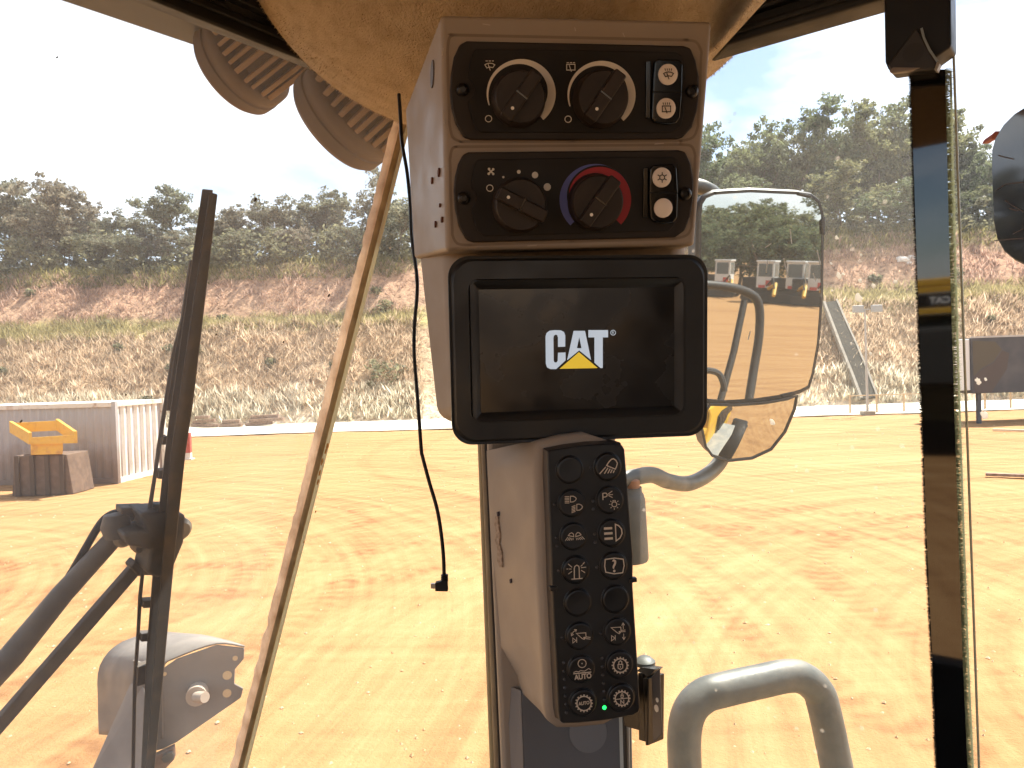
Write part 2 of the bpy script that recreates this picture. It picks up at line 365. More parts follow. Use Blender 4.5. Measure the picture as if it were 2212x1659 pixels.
rz = ramp(N, [(0.0, (.62, .50, .37)), (.07, (.52, .40, .28)), (.16, (.44, .32, .21)), (.40, (.40, .285, .185)), (.455, (.30, .26, .12)), (.50, (.32, .27, .13)), (.54, (.38, .25, .17)), (.70, (.38, .235, .16)), (.80, (.34, .25, .15)), (.88, (.22, .19, .10)), (1.0, (.16, .145, .08))])
L(hz, rz.inputs[0])
rm = ramp(N, [(.36, (.62, .54, .45)), (.48, (1.5, 1.5, 1.48)), (.60, (2.0, 1.95, 1.8))]); L(n2, rm.inputs[0])
mm = N('ShaderNodeMixRGB'); mm.blend_type = 'MULTIPLY'; mm.inputs[0].default_value = .8; L(rz.outputs[0], mm.inputs[1]); L(rm.outputs[0], mm.inputs[2])
red = ramp(N, [(.56, (0, 0, 0)), (.68, (1, 1, 1))]); L(n3, red.inputs[0])
m3 = N('ShaderNodeMixRGB'); L(math_n(N, L, 'MULTIPLY', red.outputs[0], .4), m3.inputs[0]); L(mm.outputs[0], m3.inputs[1]); m3.inputs[2].default_value = (.40, .21, .125, 1)
L(m3.outputs[0], b.inputs['Base Color']); b.inputs['Roughness'].default_value = 1; b.inputs['Specular IOR Level'].default_value = .1
bm = N('ShaderNodeBump'); bm.inputs['Strength'].default_value = .9; bm.inputs['Distance'].default_value = .5; L(n2, bm.inputs['Height']); L(bm.outputs[0], b.inputs['Normal'])
mb = MB(); xs = axis([(-160, -60, 20), (-60, 60, 300), (60, 160, 20)]); ys = axis([(49.6, 70, 84), (70, 130, 12)])
for y in ys:
    for x in xs: mb.v.append(tuple(slope_pt(x, y)))
nx = len(xs); mb.f = [(j * nx + i, j * nx + i + 1, (j + 1) * nx + i + 1, (j + 1) * nx + i) for j in range(len(ys) - 1) for i in range(nx - 1)]
struct('hill_slope', mb, mt_slope, smooth=True, sharp=180)

# ------------------------------------------------------------------ grass, tufts and undergrowth (nobody could count them)
def in_view_x(y, lo=-40, hi=910, lo2=1440, hi2=2260):
    a, c = ((random.uniform(lo, hi)) if random.random() < (hi - lo) / (hi - lo + hi2 - lo2) else random.uniform(lo2, hi2)), 0
    return (a - 1106) / F * y
def blades(n, y0, y1, hl, hh, wd, lean=.5, thr=None, per=3):
    out = []
    while len(out) < n:
        y = random.uniform(y0, y1); x = in_view_x(y)
        if thr is not None and .6 * hv(x, y, 21, .35) + .5 * hv(x, y, 23, 1.1) < thr + random.uniform(-.25, .25): continue
        p = slope_pt(x, y); p.z -= .03
        for _ in range(per):
            h = random.uniform(hl, hh); a = random.uniform(0, 6.28); t_ = Vector((math.cos(a), math.sin(a), 0)); q = p + Vector((random.gauss(0, .12), random.gauss(0, .08), 0))
            tip = q + Vector((random.gauss(0, lean * h), random.gauss(-.1 * h, lean * h), h)); s_ = t_ * wd * random.uniform(.6, 1.3)
            out.append((q - s_, q + s_, tip))
    return out
def stuff(name, V, n, mat, label, cat):
    o = fastmesh(name, V, n, mat); o['kind'] = 'stuff'; o['label'] = label; o['category'] = cat; return o
def leafy(name, c1, c2, rough=.6, transl=.52, sc=.8):
    mt, t, b, N, L = nodes_mat(name); geo = N('ShaderNodeNewGeometry')
    n1 = noise_n(N, L, geo.outputs['Position'], sc, 4, .6); rr = ramp(N, [(.35, c1), (.65, c2)]); L(n1, rr.inputs[0])
    hs = N('ShaderNodeHueSaturation'); oi = N('ShaderNodeObjectInfo')
    v = N('ShaderNodeMapRange'); v.inputs['To Min'].default_value = .55; v.inputs['To Max'].default_value = 1.45; L(geo.outputs['Random Per Island'], v.inputs['Value'])
    L(v.outputs[0], hs.inputs['Value']); L(rr.outputs[0], hs.inputs['Color'])
    h2 = N('ShaderNodeMapRange'); h2.inputs['To Min'].default_value = .48; h2.inputs['To Max'].default_value = .52; L(oi.outputs['Random'], h2.inputs['Value']); L(h2.outputs[0], hs.inputs['Hue'])
    L(hs.outputs[0], b.inputs['Base Color']); b.inputs['Roughness'].default_value = rough; b.inputs['Specular IOR Level'].default_value = .25
    tl = N('ShaderNodeBsdfTranslucent'); L(hs.outputs[0], tl.inputs[0]); mx_ = N('ShaderNodeMixShader'); mx_.inputs[0].default_value = transl
    L(b.outputs[0], mx_.inputs[1]); L(tl.outputs[0], mx_.inputs[2]); L(mx_.outputs[0], t.nodes['Material Output'].inputs['Surface'])
    return mt
mt_dry = leafy('dry_grass', (.47, .36, .235), (.68, .56, .40)); mt_pale = leafy('pale_grass', (.62, .54, .41), (.80, .73, .60)); mt_green = leafy('bench_grass', (.28, .24, .105), (.44, .38, .19)); mt_ridge = leafy('ridge_grass', (.20, .17, .07), (.33, .27, .12)); mt_rust = leafy('rust_grass', (.43, .31, .22), (.56, .43, .31))
stuff('dry_grass', blades(48000, 50.6, 57.4, .2, .7, .05, .5, -.28), 3, mt_dry, 'dry tan grass covering the lower cut slope', 'grass')
stuff('pale_grass', blades(12000, 49.9, 52.0, .3, .9, .07, .4, -.22), 3, mt_pale, 'bleached pale grass tufts along the toe of the slope', 'grass')
stuff('bench_grass', blades(22000, 56.8, 60.4, .3, .8, .05, .5, -.25), 3, mt_green, 'yellow green grass on the narrow bench halfway up the slope', 'grass')
stuff('rust_grass', blades(16000, 60, 64.5, .2, .6, .05, .5, .0), 3, mt_rust, 'sparse reddish dry grass on the upper slope', 'grass')
stuff('ridge_grass', blades(16000, 63.4, 67, .3, .75, .06, .6, -.3), 3, mt_ridge, 'tall yellowish grass along the ridge under the trees', 'grass')
def leaf_quads(centers, rads, n, sz, flat=.8):
    out = []
    for c, r in zip(centers, rads):
        for _ in range(n):
            d = Vector((random.gauss(0, 1), random.gauss(0, 1), random.gauss(0, 1))).normalized() * (r * random.random() ** .45); d.z *= flat
            p = Vector(c) + d; a = Vector((random.gauss(0, 1), random.gauss(0, 1), random.gauss(0, .7))).normalized(); b_ = a.cross(Vector((random.gauss(0, 1), random.gauss(0, 1), random.gauss(0, 1)))).normalized()
            s_ = sz * random.uniform(.6, 1.4); out.append((p - a * s_, p - b_ * s_ * .5, p + a * s_, p + b_ * s_ * .5))
    return out
mt_bush = leafy('bush_leaf', (.15, .15, .09), (.27, .25, .15), sc=.35); 
cs, rs_ = [], []
for _ in range(430):
    y = random.uniform(64.2, 71); x = in_view_x(y); cs.append(slope_pt(x, y) + Vector((0, 0, 2.6 * random.random() ** 2.2 + .2))); rs_.append(.5 + 1.3 * random.random() ** 2)
for _ in range(26):
    y = random.uniform(51.5, 63.5); x = in_view_x(y); cs.append(slope_pt(x, y) + Vector((0, 0, .2))); rs_.append(random.uniform(.25, .7))
for px, y, r in ((835, 52.5, 1.3), (850, 52.8, 1.1), (815, 53, .9), (830, 60.2, .8), (840, 60.5, .7), (1680, 60, .7), (1690, 53, .6), (1725, 54.5, .5), (1580, 55, .8)):
    x = (px - 1106) / F * y; cs.append(slope_pt(x, y) + Vector((0, 0, .4))); rs_.append(r)
stuff('undergrowth', leaf_quads(cs, rs_, 75, .20), 4, mt_bush, 'dense green undergrowth below the hilltop trees', 'undergrowth')
st = []
for _ in range(1500):
    y = 6 + 34 * random.random() ** 1.4; x = random.uniform(-.78, .78) * y; r = random.uniform(.006, .022) * (1 + y / 25); z = 0.0
    z = max(0, 1 - abs(x) / 60) * (.05 * hv(x, y, 1, .35) + .03 * hv(x, y, 2, 1.3) + .018 * hv(x, y, 5, 4.0))
    p = [Vector((x + r * math.cos(a) * random.uniform(.7, 1.3), y + r * math.sin(a) * random.uniform(.7, 1.3), z)) for a in (0, 1.57, 3.14, 4.71)]; tp = Vector((x, y, z + r * random.uniform(.5, 1.0)))
    for i in range(4): st.append((p[i], p[(i + 1) % 4], tp))
stuff('gravel', st, 3, pm('clod', (.46, .28, .13), .95, var=(3, (.62, .47, .30), .4, .7)), 'loose clods and small stones on the dirt yard', 'gravel')

# ------------------------------------------------------------------ trees
mt_bark = pm('bark', (.12, .09, .065), .95, var=(2, (.22, .18, .13), .4, .7), bump=(6, .6, .1))
LEAF = [leafy('leaf_dull', (.16, .165, .11), (.28, .27, .185)), leafy('leaf_brownish', (.19, .17, .125), (.31, .275, .20)), leafy('leaf_green', (.095, .12, .060), (.20, .22, .115)), leafy('leaf_yellowgreen', (.125, .14, .065), (.25, .25, .12))]
def tree_meshes(seed, H, W, leaf, openness):
    random.seed(seed); mb = MB(); tips = []
    def limb(p, d, ln, r, lv):
        q = [p]; n = 4
        for i in range(n):
            d = (d + Vector((random.gauss(0, .16), random.gauss(0, .16), random.gauss(.03, .10)))).normalized(); q.append(q[-1] + d * ln / n)
        mb.tube(q, [r * (1 - .55 * i / n) for i in range(n + 1)], 5 if lv else 7, True)
        if lv < 2:
            for _ in range(random.randint(3, 5) if lv == 0 else random.randint(2, 4)):
                k = random.randint(2, n); a = random.uniform(0, 6.28); el = random.uniform(.1, .9)
                limb(q[k], (Vector((math.cos(a), math.sin(a), 0)) * math.cos(el) * W + Vector((0, 0, 1)) * math.sin(el)).normalized(), ln * random.uniform(.45, .7), r * .45, lv + 1)
        tips.append(q[-1]); tips.append(q[-2])
    limb(Vector((0, 0, -.4)), Vector((random.gauss(0, .06), random.gauss(0, .06), 1)), H * .62, H * .018, 0)
    cs = []; rs_ = []
    for tp in tips:
        for _ in range(3):
            cs.append(tp + Vector((random.gauss(0, .07), random.gauss(0, .07), random.gauss(0.02, .05))) * H); rs_.append(H * random.uniform(.045, .095))
    for _ in range(int(60 * (1 - openness))):
        a = random.uniform(0, 6.28); zz = random.uniform(.18, .92); rr = W * H * .30 * math.sqrt(max(.05, 1 - ((zz - .5) / .5) ** 2)) * random.random() ** .5
        cs.append(Vector((rr * math.cos(a), rr * math.sin(a), zz * H))); rs_.append(H * random.uniform(.05, .10))
    zt = max(c.z + r * .8 for c, r in zip(cs, rs_)); k = H / zt
    V = np.array([[tuple(p) for p in q] for q in leaf_quads(cs, rs_, 42, .020 * H if H > 9 else .026 * H, .6)], dtype=np.float32) * k
    mb.v = [tuple(Vector(v) * k) for v in mb.v]
    trunk = bpy.data.meshes.new('trunk'); trunk.from_pydata(mb.v, [], mb.f); trunk.materials.append(mt_bark); trunk.polygons.foreach_set('use_smooth', [True] * len(trunk.polygons))
    n = V.shape[0]; me = bpy.data.meshes.new('crown'); me.vertices.add(n * 4); me.vertices.foreach_set('co', V.reshape(-1)); me.loops.add(n * 4); me.loops.foreach_set('vertex_index', np.arange(n * 4, dtype=np.int32))
    me.polygons.add(n); me.polygons.foreach_set('loop_start', np.arange(0, n * 4, 4, dtype=np.int32)); me.update(calc_edges=True); me.materials.append(LEAF[leaf])
    return trunk, me
VAR = {0: [tree_meshes(s, 10, .95, lf, op) for s, lf, op in ((1, 0, .3), (2, 0, .1), (3, 1, .5), (4, 1, .2), (5, 0, .6))],
       1: [tree_meshes(s, 10, .8, lf, op) for s, lf, op in ((11, 2, .2), (12, 2, .5), (13, 3, .3), (14, 2, .1), (15, 3, .5))]}
random.seed(77)
def plant(x, y, z, H, var, label, group, wk=1.0):
    o = thing('tree', label, 'tree', group=group, loc=(x, y, z)); s = H / 10
    rz_ = random.uniform(0, 6.28)
    for nm, me in zip(('trunk', 'crown'), var):
        c = bpy.data.objects.new(nm, me); COL.objects.link(c); c.parent = o; c.scale = (s * wk, s * wk, s); c.rotation_euler = (0, 0, rz_)
    return o
ORD = 'first second third fourth fifth sixth seventh eighth ninth tenth eleventh twelfth thirteenth fourteenth fifteenth sixteenth seventeenth eighteenth nineteenth twentieth'.split()
def horizon(px): return 799 - .0332 * (px - 1106)
def at_top(px, py, y): return (px - 1106) / F * y, CAM.z + (horizon(px) - py) / F * y
LEFT_TOPS = [(20, 418), (92, 386), (150, 398), (205, 432), (262, 455), (330, 452), (398, 402), (462, 432), (520, 440), (575, 430), (640, 418), (692, 402), (755, 442), (832, 372), (885, 415)]
RIGHT_TOPS = [(1532, 288), (1562, 264), (1606, 305), (1662, 256), (1724, 284), (1796, 206), (1836, 250), (1902, 216), (1962, 203), (2036, 232), (2092, 312), (2150, 305), (2205, 318)]
for side, tops, grp in ((0, LEFT_TOPS, 'hilltop trees outside the windscreen'), (1, RIGHT_TOPS, 'hilltop trees outside the door window')):
    for i, (px, py) in enumerate(tops):
        y = random.uniform(70, 76); x, zt = at_top(px, py, y); g = slope_pt(x, y).z
        plant(x, y, g, zt - g, VAR[side][i % 5], f'tall hilltop tree breaking the skyline, {ORD[i]} from the left outside the ' + ('windscreen' if side == 0 else 'door window'), grp, .95 if side == 0 else .74)
    for i, (px, py) in enumerate(tops):
        px2 = px + random.uniform(15, 40); y = random.uniform(65.5, 68.5); x, zt = at_top(px2, py + (random.uniform(60, 125) if side == 0 else random.uniform(110, 190)), y); g = slope_pt(x, y).z
        plant(x, y, g, max(3.5, zt - g), VAR[side][(i + 2) % 5], f'bushy lower tree at the slope edge, {ORD[i]} from the left outside the ' + ('windscreen' if side == 0 else 'door window'), grp, 1.15)
    for i in range(len(tops) - 1):
        px = (tops[i][0] + tops[i + 1][0]) / 2; py = max(tops[i][1], tops[i + 1][1]) + random.uniform(25, 70); y = random.uniform(77, 82); x, zt = at_top(px, py, y); g = slope_pt(x, y).z
        plant(x, y, g, max(3.5, zt - g), VAR[side][(i + 4) % 5], f'tree set back in the second row, {ORD[i]} from the left outside the ' + ('windscreen' if side == 0 else 'door window'), grp, 1.15)
k = 0
for i in range(12):
    px = 1500 + i * 25; h, d = mirror_ray(px, 556); dist = random.uniform(80, 95); q = h + d * dist
    plant(q.x, q.y, 0, random.uniform(6.5, 10.5), VAR[1][i % 5], f'tree behind the parked machines in the mirror, {ORD[i]} from the left', 'trees reflected in the wing mirror', 1.25)
# ------------------------------------------------------------------ cab shell
tan = pm('tan_plastic', (.30, .243, .19), .55, var=(9, (.272, .217, .168), .45, .75), bump=(900, .12, .0006))
black = pm('black_plastic', (.008, .008, .009), .42, spec=.3, bump=(1400, .10, .0004))
blackrub = pm('black_rubber', (.008, .0075, .007), .6, var=(25, (.018, .015, .012), .5, .8), spec=.35, bump=(60, .2, .001))
gloss_black = pm('gloss_black', (.006, .006, .007), .12)
felt = pm('headliner_felt', (.54, .42, .28), 1.0, var=(70, (.45, .345, .225), .4, .65), bump=(520, .9, .003), spec=.1)
dkgrey = pm('grey_plastic', (.105, .105, .112), .5, bump=(1200, .1, .0004))
steel = pm('galvanised_grey', (.115, .122, .112), .5, metal=.2, var=(22, (.21, .20, .17), .40, .72), bump=(120, .35, .001))
dusty = pm('dusty_black_paint', (.065, .055, .047), .65, var=(18, (.14, .11, .085), .4, .75), bump=(300, .2, .001))
yellow = pm('machine_yellow', (.62, .36, .03), .45, var=(5, (.45, .25, .04), .5, .8))

ROOFC = Vector((-.32, 1.33, 0))
def cabp(a, b_, z): q = ROOFC + E1 * a + E2 * b_; return Vector((q.x, q.y, z))
mb = MB(); mb.hexa([cabp(-.0, 0, 3.70), cabp(1.75, 0, 3.70), cabp(1.75, 2.35, 3.70), cabp(0, 2.35, 3.70), cabp(0, 0, 3.86), cabp(1.75, 0, 3.86), cabp(1.75, 2.35, 3.86), cabp(0, 2.35, 3.86)])
roofm = pm('roof_grey', (.036, .039, .046), .6, var=(8, (.05, .053, .06), .4, .7))
struct('cab_roof', mb, roofm, bevel=.03)
cab_in = pm('cab_lining', (.07, .06, .05), .9)
mb = MB(); mb.hexa([cabp(.42, .42, 3.60), cabp(1.6, .42, 3.60), cabp(1.6, 2.2, 3.60), cabp(.42, 2.2, 3.60), cabp(.42, .42, 3.69), cabp(1.6, .42, 3.69), cabp(1.6, 2.2, 3.69), cabp(.42, 2.2, 3.69)])
struct('cab_ceiling', mb, felt)
mb = MB(); mb.hexa([cabp(.25, .25, 1.95), cabp(1.6, .25, 1.95), cabp(1.6, 2.2, 1.95), cabp(.25, 2.2, 1.95), cabp(.25, .25, 2.0), cabp(1.6, .25, 2.0), cabp(1.6, 2.2, 2.0), cabp(.25, 2.2, 2.0)])
struct('cab_floor', mb, pm('floor_mat', (.03, .027, .024), .9))
def wallq(name, a0, b0, a1, b1, z0, z1, th=.05):
    d = (cabp(a1, b1, 0) - cabp(a0, b0, 0)).normalized(); n_ = Vector((d.y, -d.x, 0)) * th
    A, B_ = cabp(a0, b0, z0), cabp(a1, b1, z0); up_ = Vector((0, 0, z1 - z0)); m_ = MB(); m_.hexa([A, B_, B_ + n_, A + n_, A + up_, B_ + up_, B_ + n_ + up_, A + n_ + up_]); return struct(name, m_, cab_in)
wallq('cab_wall_left', 1.6, .3, 1.6, 2.2, 2.0, 2.32); wallq('cab_shade_post_left', 1.6, 1.15, 1.6, 1.7, 2.32, 3.6)  # unseen wall and post, openings sized to shape reflections on the screen
wallq('cab_wall_rear', 1.6, 2.2, .3, 2.2, 2.0, 3.05); wallq('cab_shade_post_rear', 1.1, 2.2, .25, 2.2, 3.05, 3.6)  # unseen rear wall and post closed in to darken surfaces facing the camera
wallq('cab_wall_door', .25, 2.2, .25, .45, 2.0, 2.62); wallq('cab_post_door', .25, 2.2, .25, 1.45, 2.62, 3.6)
wallq('cab_wall_front', .25, .25, 1.6, .25, 2.0, 2.5)

# headliner bulge round the corner post
bulge_c = P(1122, -166, .74); BX = RIGHT.copy(); BX.z = 0; BX.normalize(); BY = Vector((-BX.y, BX.x, 0))
mb = MB(); rings = []
AX_, AY_, AZ_ = .279, .20, .208
nseg, nst = 96, 40
for k in range(nst + 1):
    t_ = k / nst
    ph = -math.pi / 2 + t_ * math.pi / 2
    z = bulge_c.z + AZ_ * math.sin(ph); r = math.cos(ph)
    ring = []
    for i in range(nseg):
        a = 2 * math.pi * i / nseg; c, s_ = math.cos(a), math.sin(a); e = .86
        c2, s2 = math.copysign(abs(c) ** e, c), math.copysign(abs(s_) ** e, s_)
        wob = 1 + .012 * hv(c * 2, s_ * 2, z * 6, 1.5)
        p = bulge_c + BX * (AX_ * r * c2 * wob) + BY * (AY_ * r * s2 * wob); ring.append(Vector((p.x, p.y, z)))
    rings.append(ring)
rings.append([Vector((p.x, p.y, 3.74)) for p in rings[-1]])
mb.loft(rings, cap=False)
head = struct('headliner', mb, felt, smooth=True, sharp=180)
fib = []
for _ in range(26000):
    ph = -math.pi / 2 + random.random() * math.pi / 2 * .95; a = random.uniform(0, 6.283); c, s_ = math.cos(a), math.sin(a)
    c2, s2 = math.copysign(abs(c) ** .86, c), math.copysign(abs(s_) ** .86, s_)
    p = bulge_c + BX * (AX_ * math.cos(ph) * c2) + BY * (AY_ * math.cos(ph) * s2) + Vector((0, 0, AZ_ * math.sin(ph)))
    n_ = (BX * (math.cos(ph) * c / AX_) + BY * (math.cos(ph) * s_ / AY_) + ZU * (math.sin(ph) / AZ_)).normalized()
    t_ = n_.cross(Vector((random.gauss(0, 1), random.gauss(0, 1), random.gauss(0, 1)))).normalized(); ln = random.uniform(.001, .0035)
    tip = p + (n_ * .8 + t_.cross(n_) * random.uniform(-1, 1)).normalized() * ln; fib.append((p - t_ * .00035 - n_ * .001, p + t_ * .00035 - n_ * .001, tip))
fo = fastmesh('felt_fibre', fib, 3, felt, head); fo['kind'] = 'stuff'

# window glass
g_wind = glass_mat('windscreen_glass', .06, .15, dustcol=(.93, .92, .91), scale=2.0, spots=False); g_corner = glass_mat('corner_glass', .03, .10, scale=4.0); g_door = glass_mat('door_glass', .015, .06, dustcol=(.8, .72, .6), scale=3.0)
def pane(name, q, mat):
    n_ = (q[1] - q[0]).cross(q[3] - q[0]).normalized() * .006; mb = MB(); mb.hexa([*q, *[p + n_ for p in q]]) ; o = struct(name, mb, mat); return o
sv = SEAM_B - SEAM_T
wq = [SEAM_T - sv * .12 + E1 * .003, SEAM_B + sv * .1 + E1 * .003, SEAM_B + sv * .1 + E1 * 1.25, SEAM_T - sv * .12 + E1 * 1.25]
mb = MB(); mb.add(wq, [(0, 1, 2, 3)]); windscreen = struct('windshield', mb, g_wind)
pt_, pb_ = P(1075, 235, .83), P(1095, 1700, .80)
mb = MB(); mb.add([SEAM_T - sv * .12 - E1 * .008, SEAM_B + sv * .1 - E1 * .008, pb_, pt_], [(0, 1, 2, 3)]); cornerw = struct('corner_window', mb, g_corner)
def doorq(px, py, h=0): return DOOR.hit(px, py, h)
GE_T, GE_B = doorq(2058, 60), doorq(2115, 1659)
ext = (GE_B - GE_T)
mb = MB(); a0, a1 = doorq(1380, 60, -.01), doorq(1385, 1659, -.01)
mb.add([a0 + (a0 - a1) * .15, a1 + (a1 - a0) * .3, GE_B + ext * .3, GE_T - ext * .1], [(0, 1, 2, 3)]); doorw = struct('side_window', mb, g_door)
# free glass edge of the sliding pane
mb = MB(); mb.tube([GE_T - ext * .1, GE_T, (GE_T + GE_B) / 2, GE_B, GE_B + ext * .2], .0009, 6); obj('glass_edge', mb, pm('glass_edge_green', (.42, .42, .30), .2, spec=.8), doorw)
# dried splashes on the door glass
spl = pm('dried_splash', (.80, .77, .72), .9, transl=((.85, .82, .76), .6))
def splash(zf, x, y, r, k=1.6, rot=.4, host=None, pl=DOOR, mat=spl):
    px, py = zf(x, y); c = pl.uv(px, py, .003); m_ = MB(); pts = []
    for i in range(14):
        a = 2 * math.pi * i / 14; rr = .6 * r * random.uniform(.7, 1.2); X, Y = rr * math.cos(a), rr * k * math.sin(a); pts.append((c[0] + X * math.cos(rot) - Y * math.sin(rot), c[1] + X * math.sin(rot) + Y * math.cos(rot)))
    m_.prism(pts, .0022, .0032, pl); obj('splash_spot', m_, mat, host)
for x, y, r in ((825, 555, .0033), (990, 602, .0024), (918, 660, .0042), (843, 548, .0016), (925, 578, .002), (505, 1255, .003), (813, 372, .002), (883, 878, .0012), (977, 928, .0015), (792, 625, .0012), (930, 455, .0013), (787, 495, .0012)):
    splash(R1, x, y, r, host=doorw)
for x, y, r in ((706, 950, .0028), (740, 1143, .0036), (748, 938, .0014), (240, 388, .002)): splash(R2, x, y, r, host=doorw)
dirtm = pm('dark_speck', (.05, .035, .02), .9)
for zf, x, y, r in ((Z6, 1325, 205, .0022), (Z6, 1705, 703, .0018), (Z6, 1470, 944, .0012), (Z5, 297, 297, .001), (Z6, 653, 1218, .001), (Z6, 1122, 905, .001), (Z6, 110, 1355, .0012)):
    splash(zf, x, y, r, 2.0, -.6, windscreen, WIND, dirtm)
splash(Z6, 12, 948, .006, 1.0, 0, windscreen, WIND, spl)
smear = pm('orange_mud', (.42, .20, .05), .95)
CORN = Plane(SEAM_T, pt_, SEAM_B)
for x, y, r in ((553, 95, .0026), (545, 120, .002), (528, 170, .0024), (516, 225, .002), (508, 268, .0022), (497, 413, .001), (440, 560, .001)): splash(R6, x, y, r, 3.0, -.15, cornerw, CORN, smear)

# sealant bead along the windscreen edge
mt_seal, t, b, N, L = nodes_mat('dusty_sealant')
co = N('ShaderNodeTexCoord'); n1 = noise_n(N, L, co.outputs['Object'], 30, 6, .6); rr = ramp(N, [(.35, (.60, .46, .33)), (.6, (.88, .75, .61))]); L(n1, rr.inputs[0]); L(rr.outputs[0], b.inputs['Base Color']); b.inputs['Roughness'].default_value = .9
tl = N('ShaderNodeBsdfTranslucent'); L(rr.outputs[0], tl.inputs[0]); ms = N('ShaderNodeMixShader'); ms.inputs[0].default_value = .5; L(b.outputs[0], ms.inputs[1]); L(tl.outputs[0], ms.inputs[2]); L(ms.outputs[0], t.nodes['Material Output'].inputs['Surface'])
def bead(off, w0, w1, th, jag, seed):
    random.seed(seed); rings = []; nrm = CORN.n; n = 150
    for i in range(n + 1):
        t_ = -.1 + 1.22 * i / n; c = SEAM_T + sv * t_; wd = (w0 + (w1 - w0) * i / n); u = CORN.u
        jl = jag * (hv(i * .35, seed, 0) + .6 * hv(i * 1.1, seed, 3)); jr = jag * .35 * hv(i * .3, seed, 9)
        l_, r_ = c + u * (off - wd / 2 + jl), c + u * (off + wd / 2 + jr)
        rings.append([l_, l_ + nrm * th * .8 + u * wd * .15, (l_ + r_) / 2 + nrm * th, r_ + nrm * th * .8 - u * wd * .15, r_, (l_ + r_) / 2 - nrm * th * .5])
    m_ = MB(); m_.loft(rings); return m_
obj('sealant_bead', bead(-.005, .022, .020, .004, .0035, 3), mt_seal, windscreen, smooth=True, sharp=60)
obj('inner_bead', bead(.0075, .006, .004, .007, .0008, 5), pm('sealant_olive', (.40, .30, .17), .7, var=(40, (.24, .17, .08), .4, .7)), windscreen, smooth=True, sharp=60)
obj('glass_bevel', bead(.014, .006, .007, .002, .0004, 6), pm('frosted_edge', (.58, .54, .42), .4, transl=((.7, .65, .5), .5)), windscreen, smooth=True, sharp=60)
random.seed(5)

# upper window frames
def bar_between(name, A, B_, prof, mat, e_up, e_out, parent=None, bev=.004, shear=0.0):
    m_ = MB(); dn = (B_ - A).normalized(); nc = ray(1562, 102).cross(ray(1655, 0)); cut = lambda q: q + dn * (-(q - CAM).dot(nc) / dn.dot(nc)) if shear else q; m_.loft([[cut(A + e_out * x + e_up * y) for x, y in prof], [B_ + e_out * x + e_up * y for x, y in prof]]); return struct(name, m_, mat, bevel=bev) if parent is None else obj(name, m_, mat, parent, bevel=bev)
A, B_ = WIND.hit(*Z5(775, 0)), WIND.hit(*Z5(1800, 408)); d_ = (B_ - A).normalized(); A = A - d_ * .5; B_ = B_ + d_ * .02
eo = -WIND.n; eo = eo - d_ * eo.dot(d_); eo.normalize(); eu = ZU - d_ * ZU.dot(d_); eu.normalize()
fr_ = bar_between('window_frame_front', A, B_, [(-.004, 0), (.03, 0), (.03, .12), (-.004, .12)], blackrub, eu, eo)
for k_, (y0, y1, x0) in enumerate(((.012, .020, -.010), (.028, .050, -.024), (.056, .064, -.03), (.07, .12, -.045))): bar_between('rubber_lip', A, B_, [(x0, y0), (.0, y0), (.0, y1), (x0, y1)], blackrub, eu, eo, fr_, .002)
A, B_ = DOOR.hit(1562, 102), DOOR.hit(1908, 0); d_ = (B_ - A).normalized(); B_ = B_ + d_ * .9
eo = -DOOR.n; eo = eo - d_ * eo.dot(d_); eo.normalize(); eu = ZU - d_ * ZU.dot(d_); eu.normalize()
fr2 = bar_between('window_frame_door', A, B_, [(-.004, 0), (.03, 0), (.03, .15), (-.004, .15)], blackrub, eu, eo, shear=1.15)
for y0, y1, x0 in ((.006, .011, -.008), (.018, .022, -.014), (.03, .15, -.02)): bar_between('rubber_lip', A, B_, [(x0, y0), (.0, y0), (.0, y1), (x0, y1)], blackrub, eu, eo, fr2, .002, 1.15)
bar_between('trim_strip', A, B_, [(-.045, .045), (-.021, .045), (-.021, .15), (-.045, .15)], tan, eu, eo, fr2, .003, 1.15)

# corner post with its trim
def lerp(a, c, t_): return a + (c - a) * t_
def quad_strip(name, rows, mat, parent=None, **k):
    m_ = MB(); n = len(rows[0]); m_.v = [tuple(p) for r in rows for p in r]; m_.f = [(j * n + i, (j + 1) * n + i, (j + 1) * n + i + 1, j * n + i + 1) for j in range(len(rows) - 1) for i in range(n - 1)]; return obj(name, m_, mat, parent, **k)
def post(name, L0, R0, L1, R1_, back, mat, parent=None, bev=.006):
    m_ = MB(); bk = fwd * back; m_.hexa([L1, R1_, R1_ + bk, L1 + bk, L0, R0, R0 + bk, L0 + bk]); o = obj(name, m_, mat, parent, bevel=bev); return o
pil = post('cab_pillar', P(1049, 900, .665), P(1330, 900, .675), P(1092, 1900, .635), P(1352, 1900, .645), .06, tan); pil['kind'] = 'structure'
post('pillar_edge', P(1045, 930, .675), P(1056, 930, .675), P(1088, 1900, .645), P(1100, 1900, .645), .012, pm('gap_dark', (.03, .024, .018), .8), pil, .001)
post('rubber_seal', P(1036, 900, .70), P(1062, 900, .70), P(1077, 1900, .67), P(1104, 1900, .67), .03, pm('seal_brown', (.20, .145, .085), .6, var=(12, (.33, .25, .14), .4, .7)), pil, .004)
post('glass_trim', P(1029, 900, .715), P(1046, 900, .715), P(1067, 1900, .685), P(1088, 1900, .685), .02, pm('trim_olive', (.34, .27, .15), .5), pil, .003)
# right-hand window rubber of the post
post('door_seal', P(1338, 1400, .69), P(1362, 1400, .69), P(1346, 1900, .665), P(1372, 1900, .665), .02, pm('seal_grey', (.10, .095, .085), .6), pil, .003)
post('seal_lip', P(1351, 1400, .686), P(1357, 1400, .686), P(1360, 1900, .661), P(1366, 1900, .661), .004, pm('seal_pale', (.30, .28, .25), .5), pil, .001)

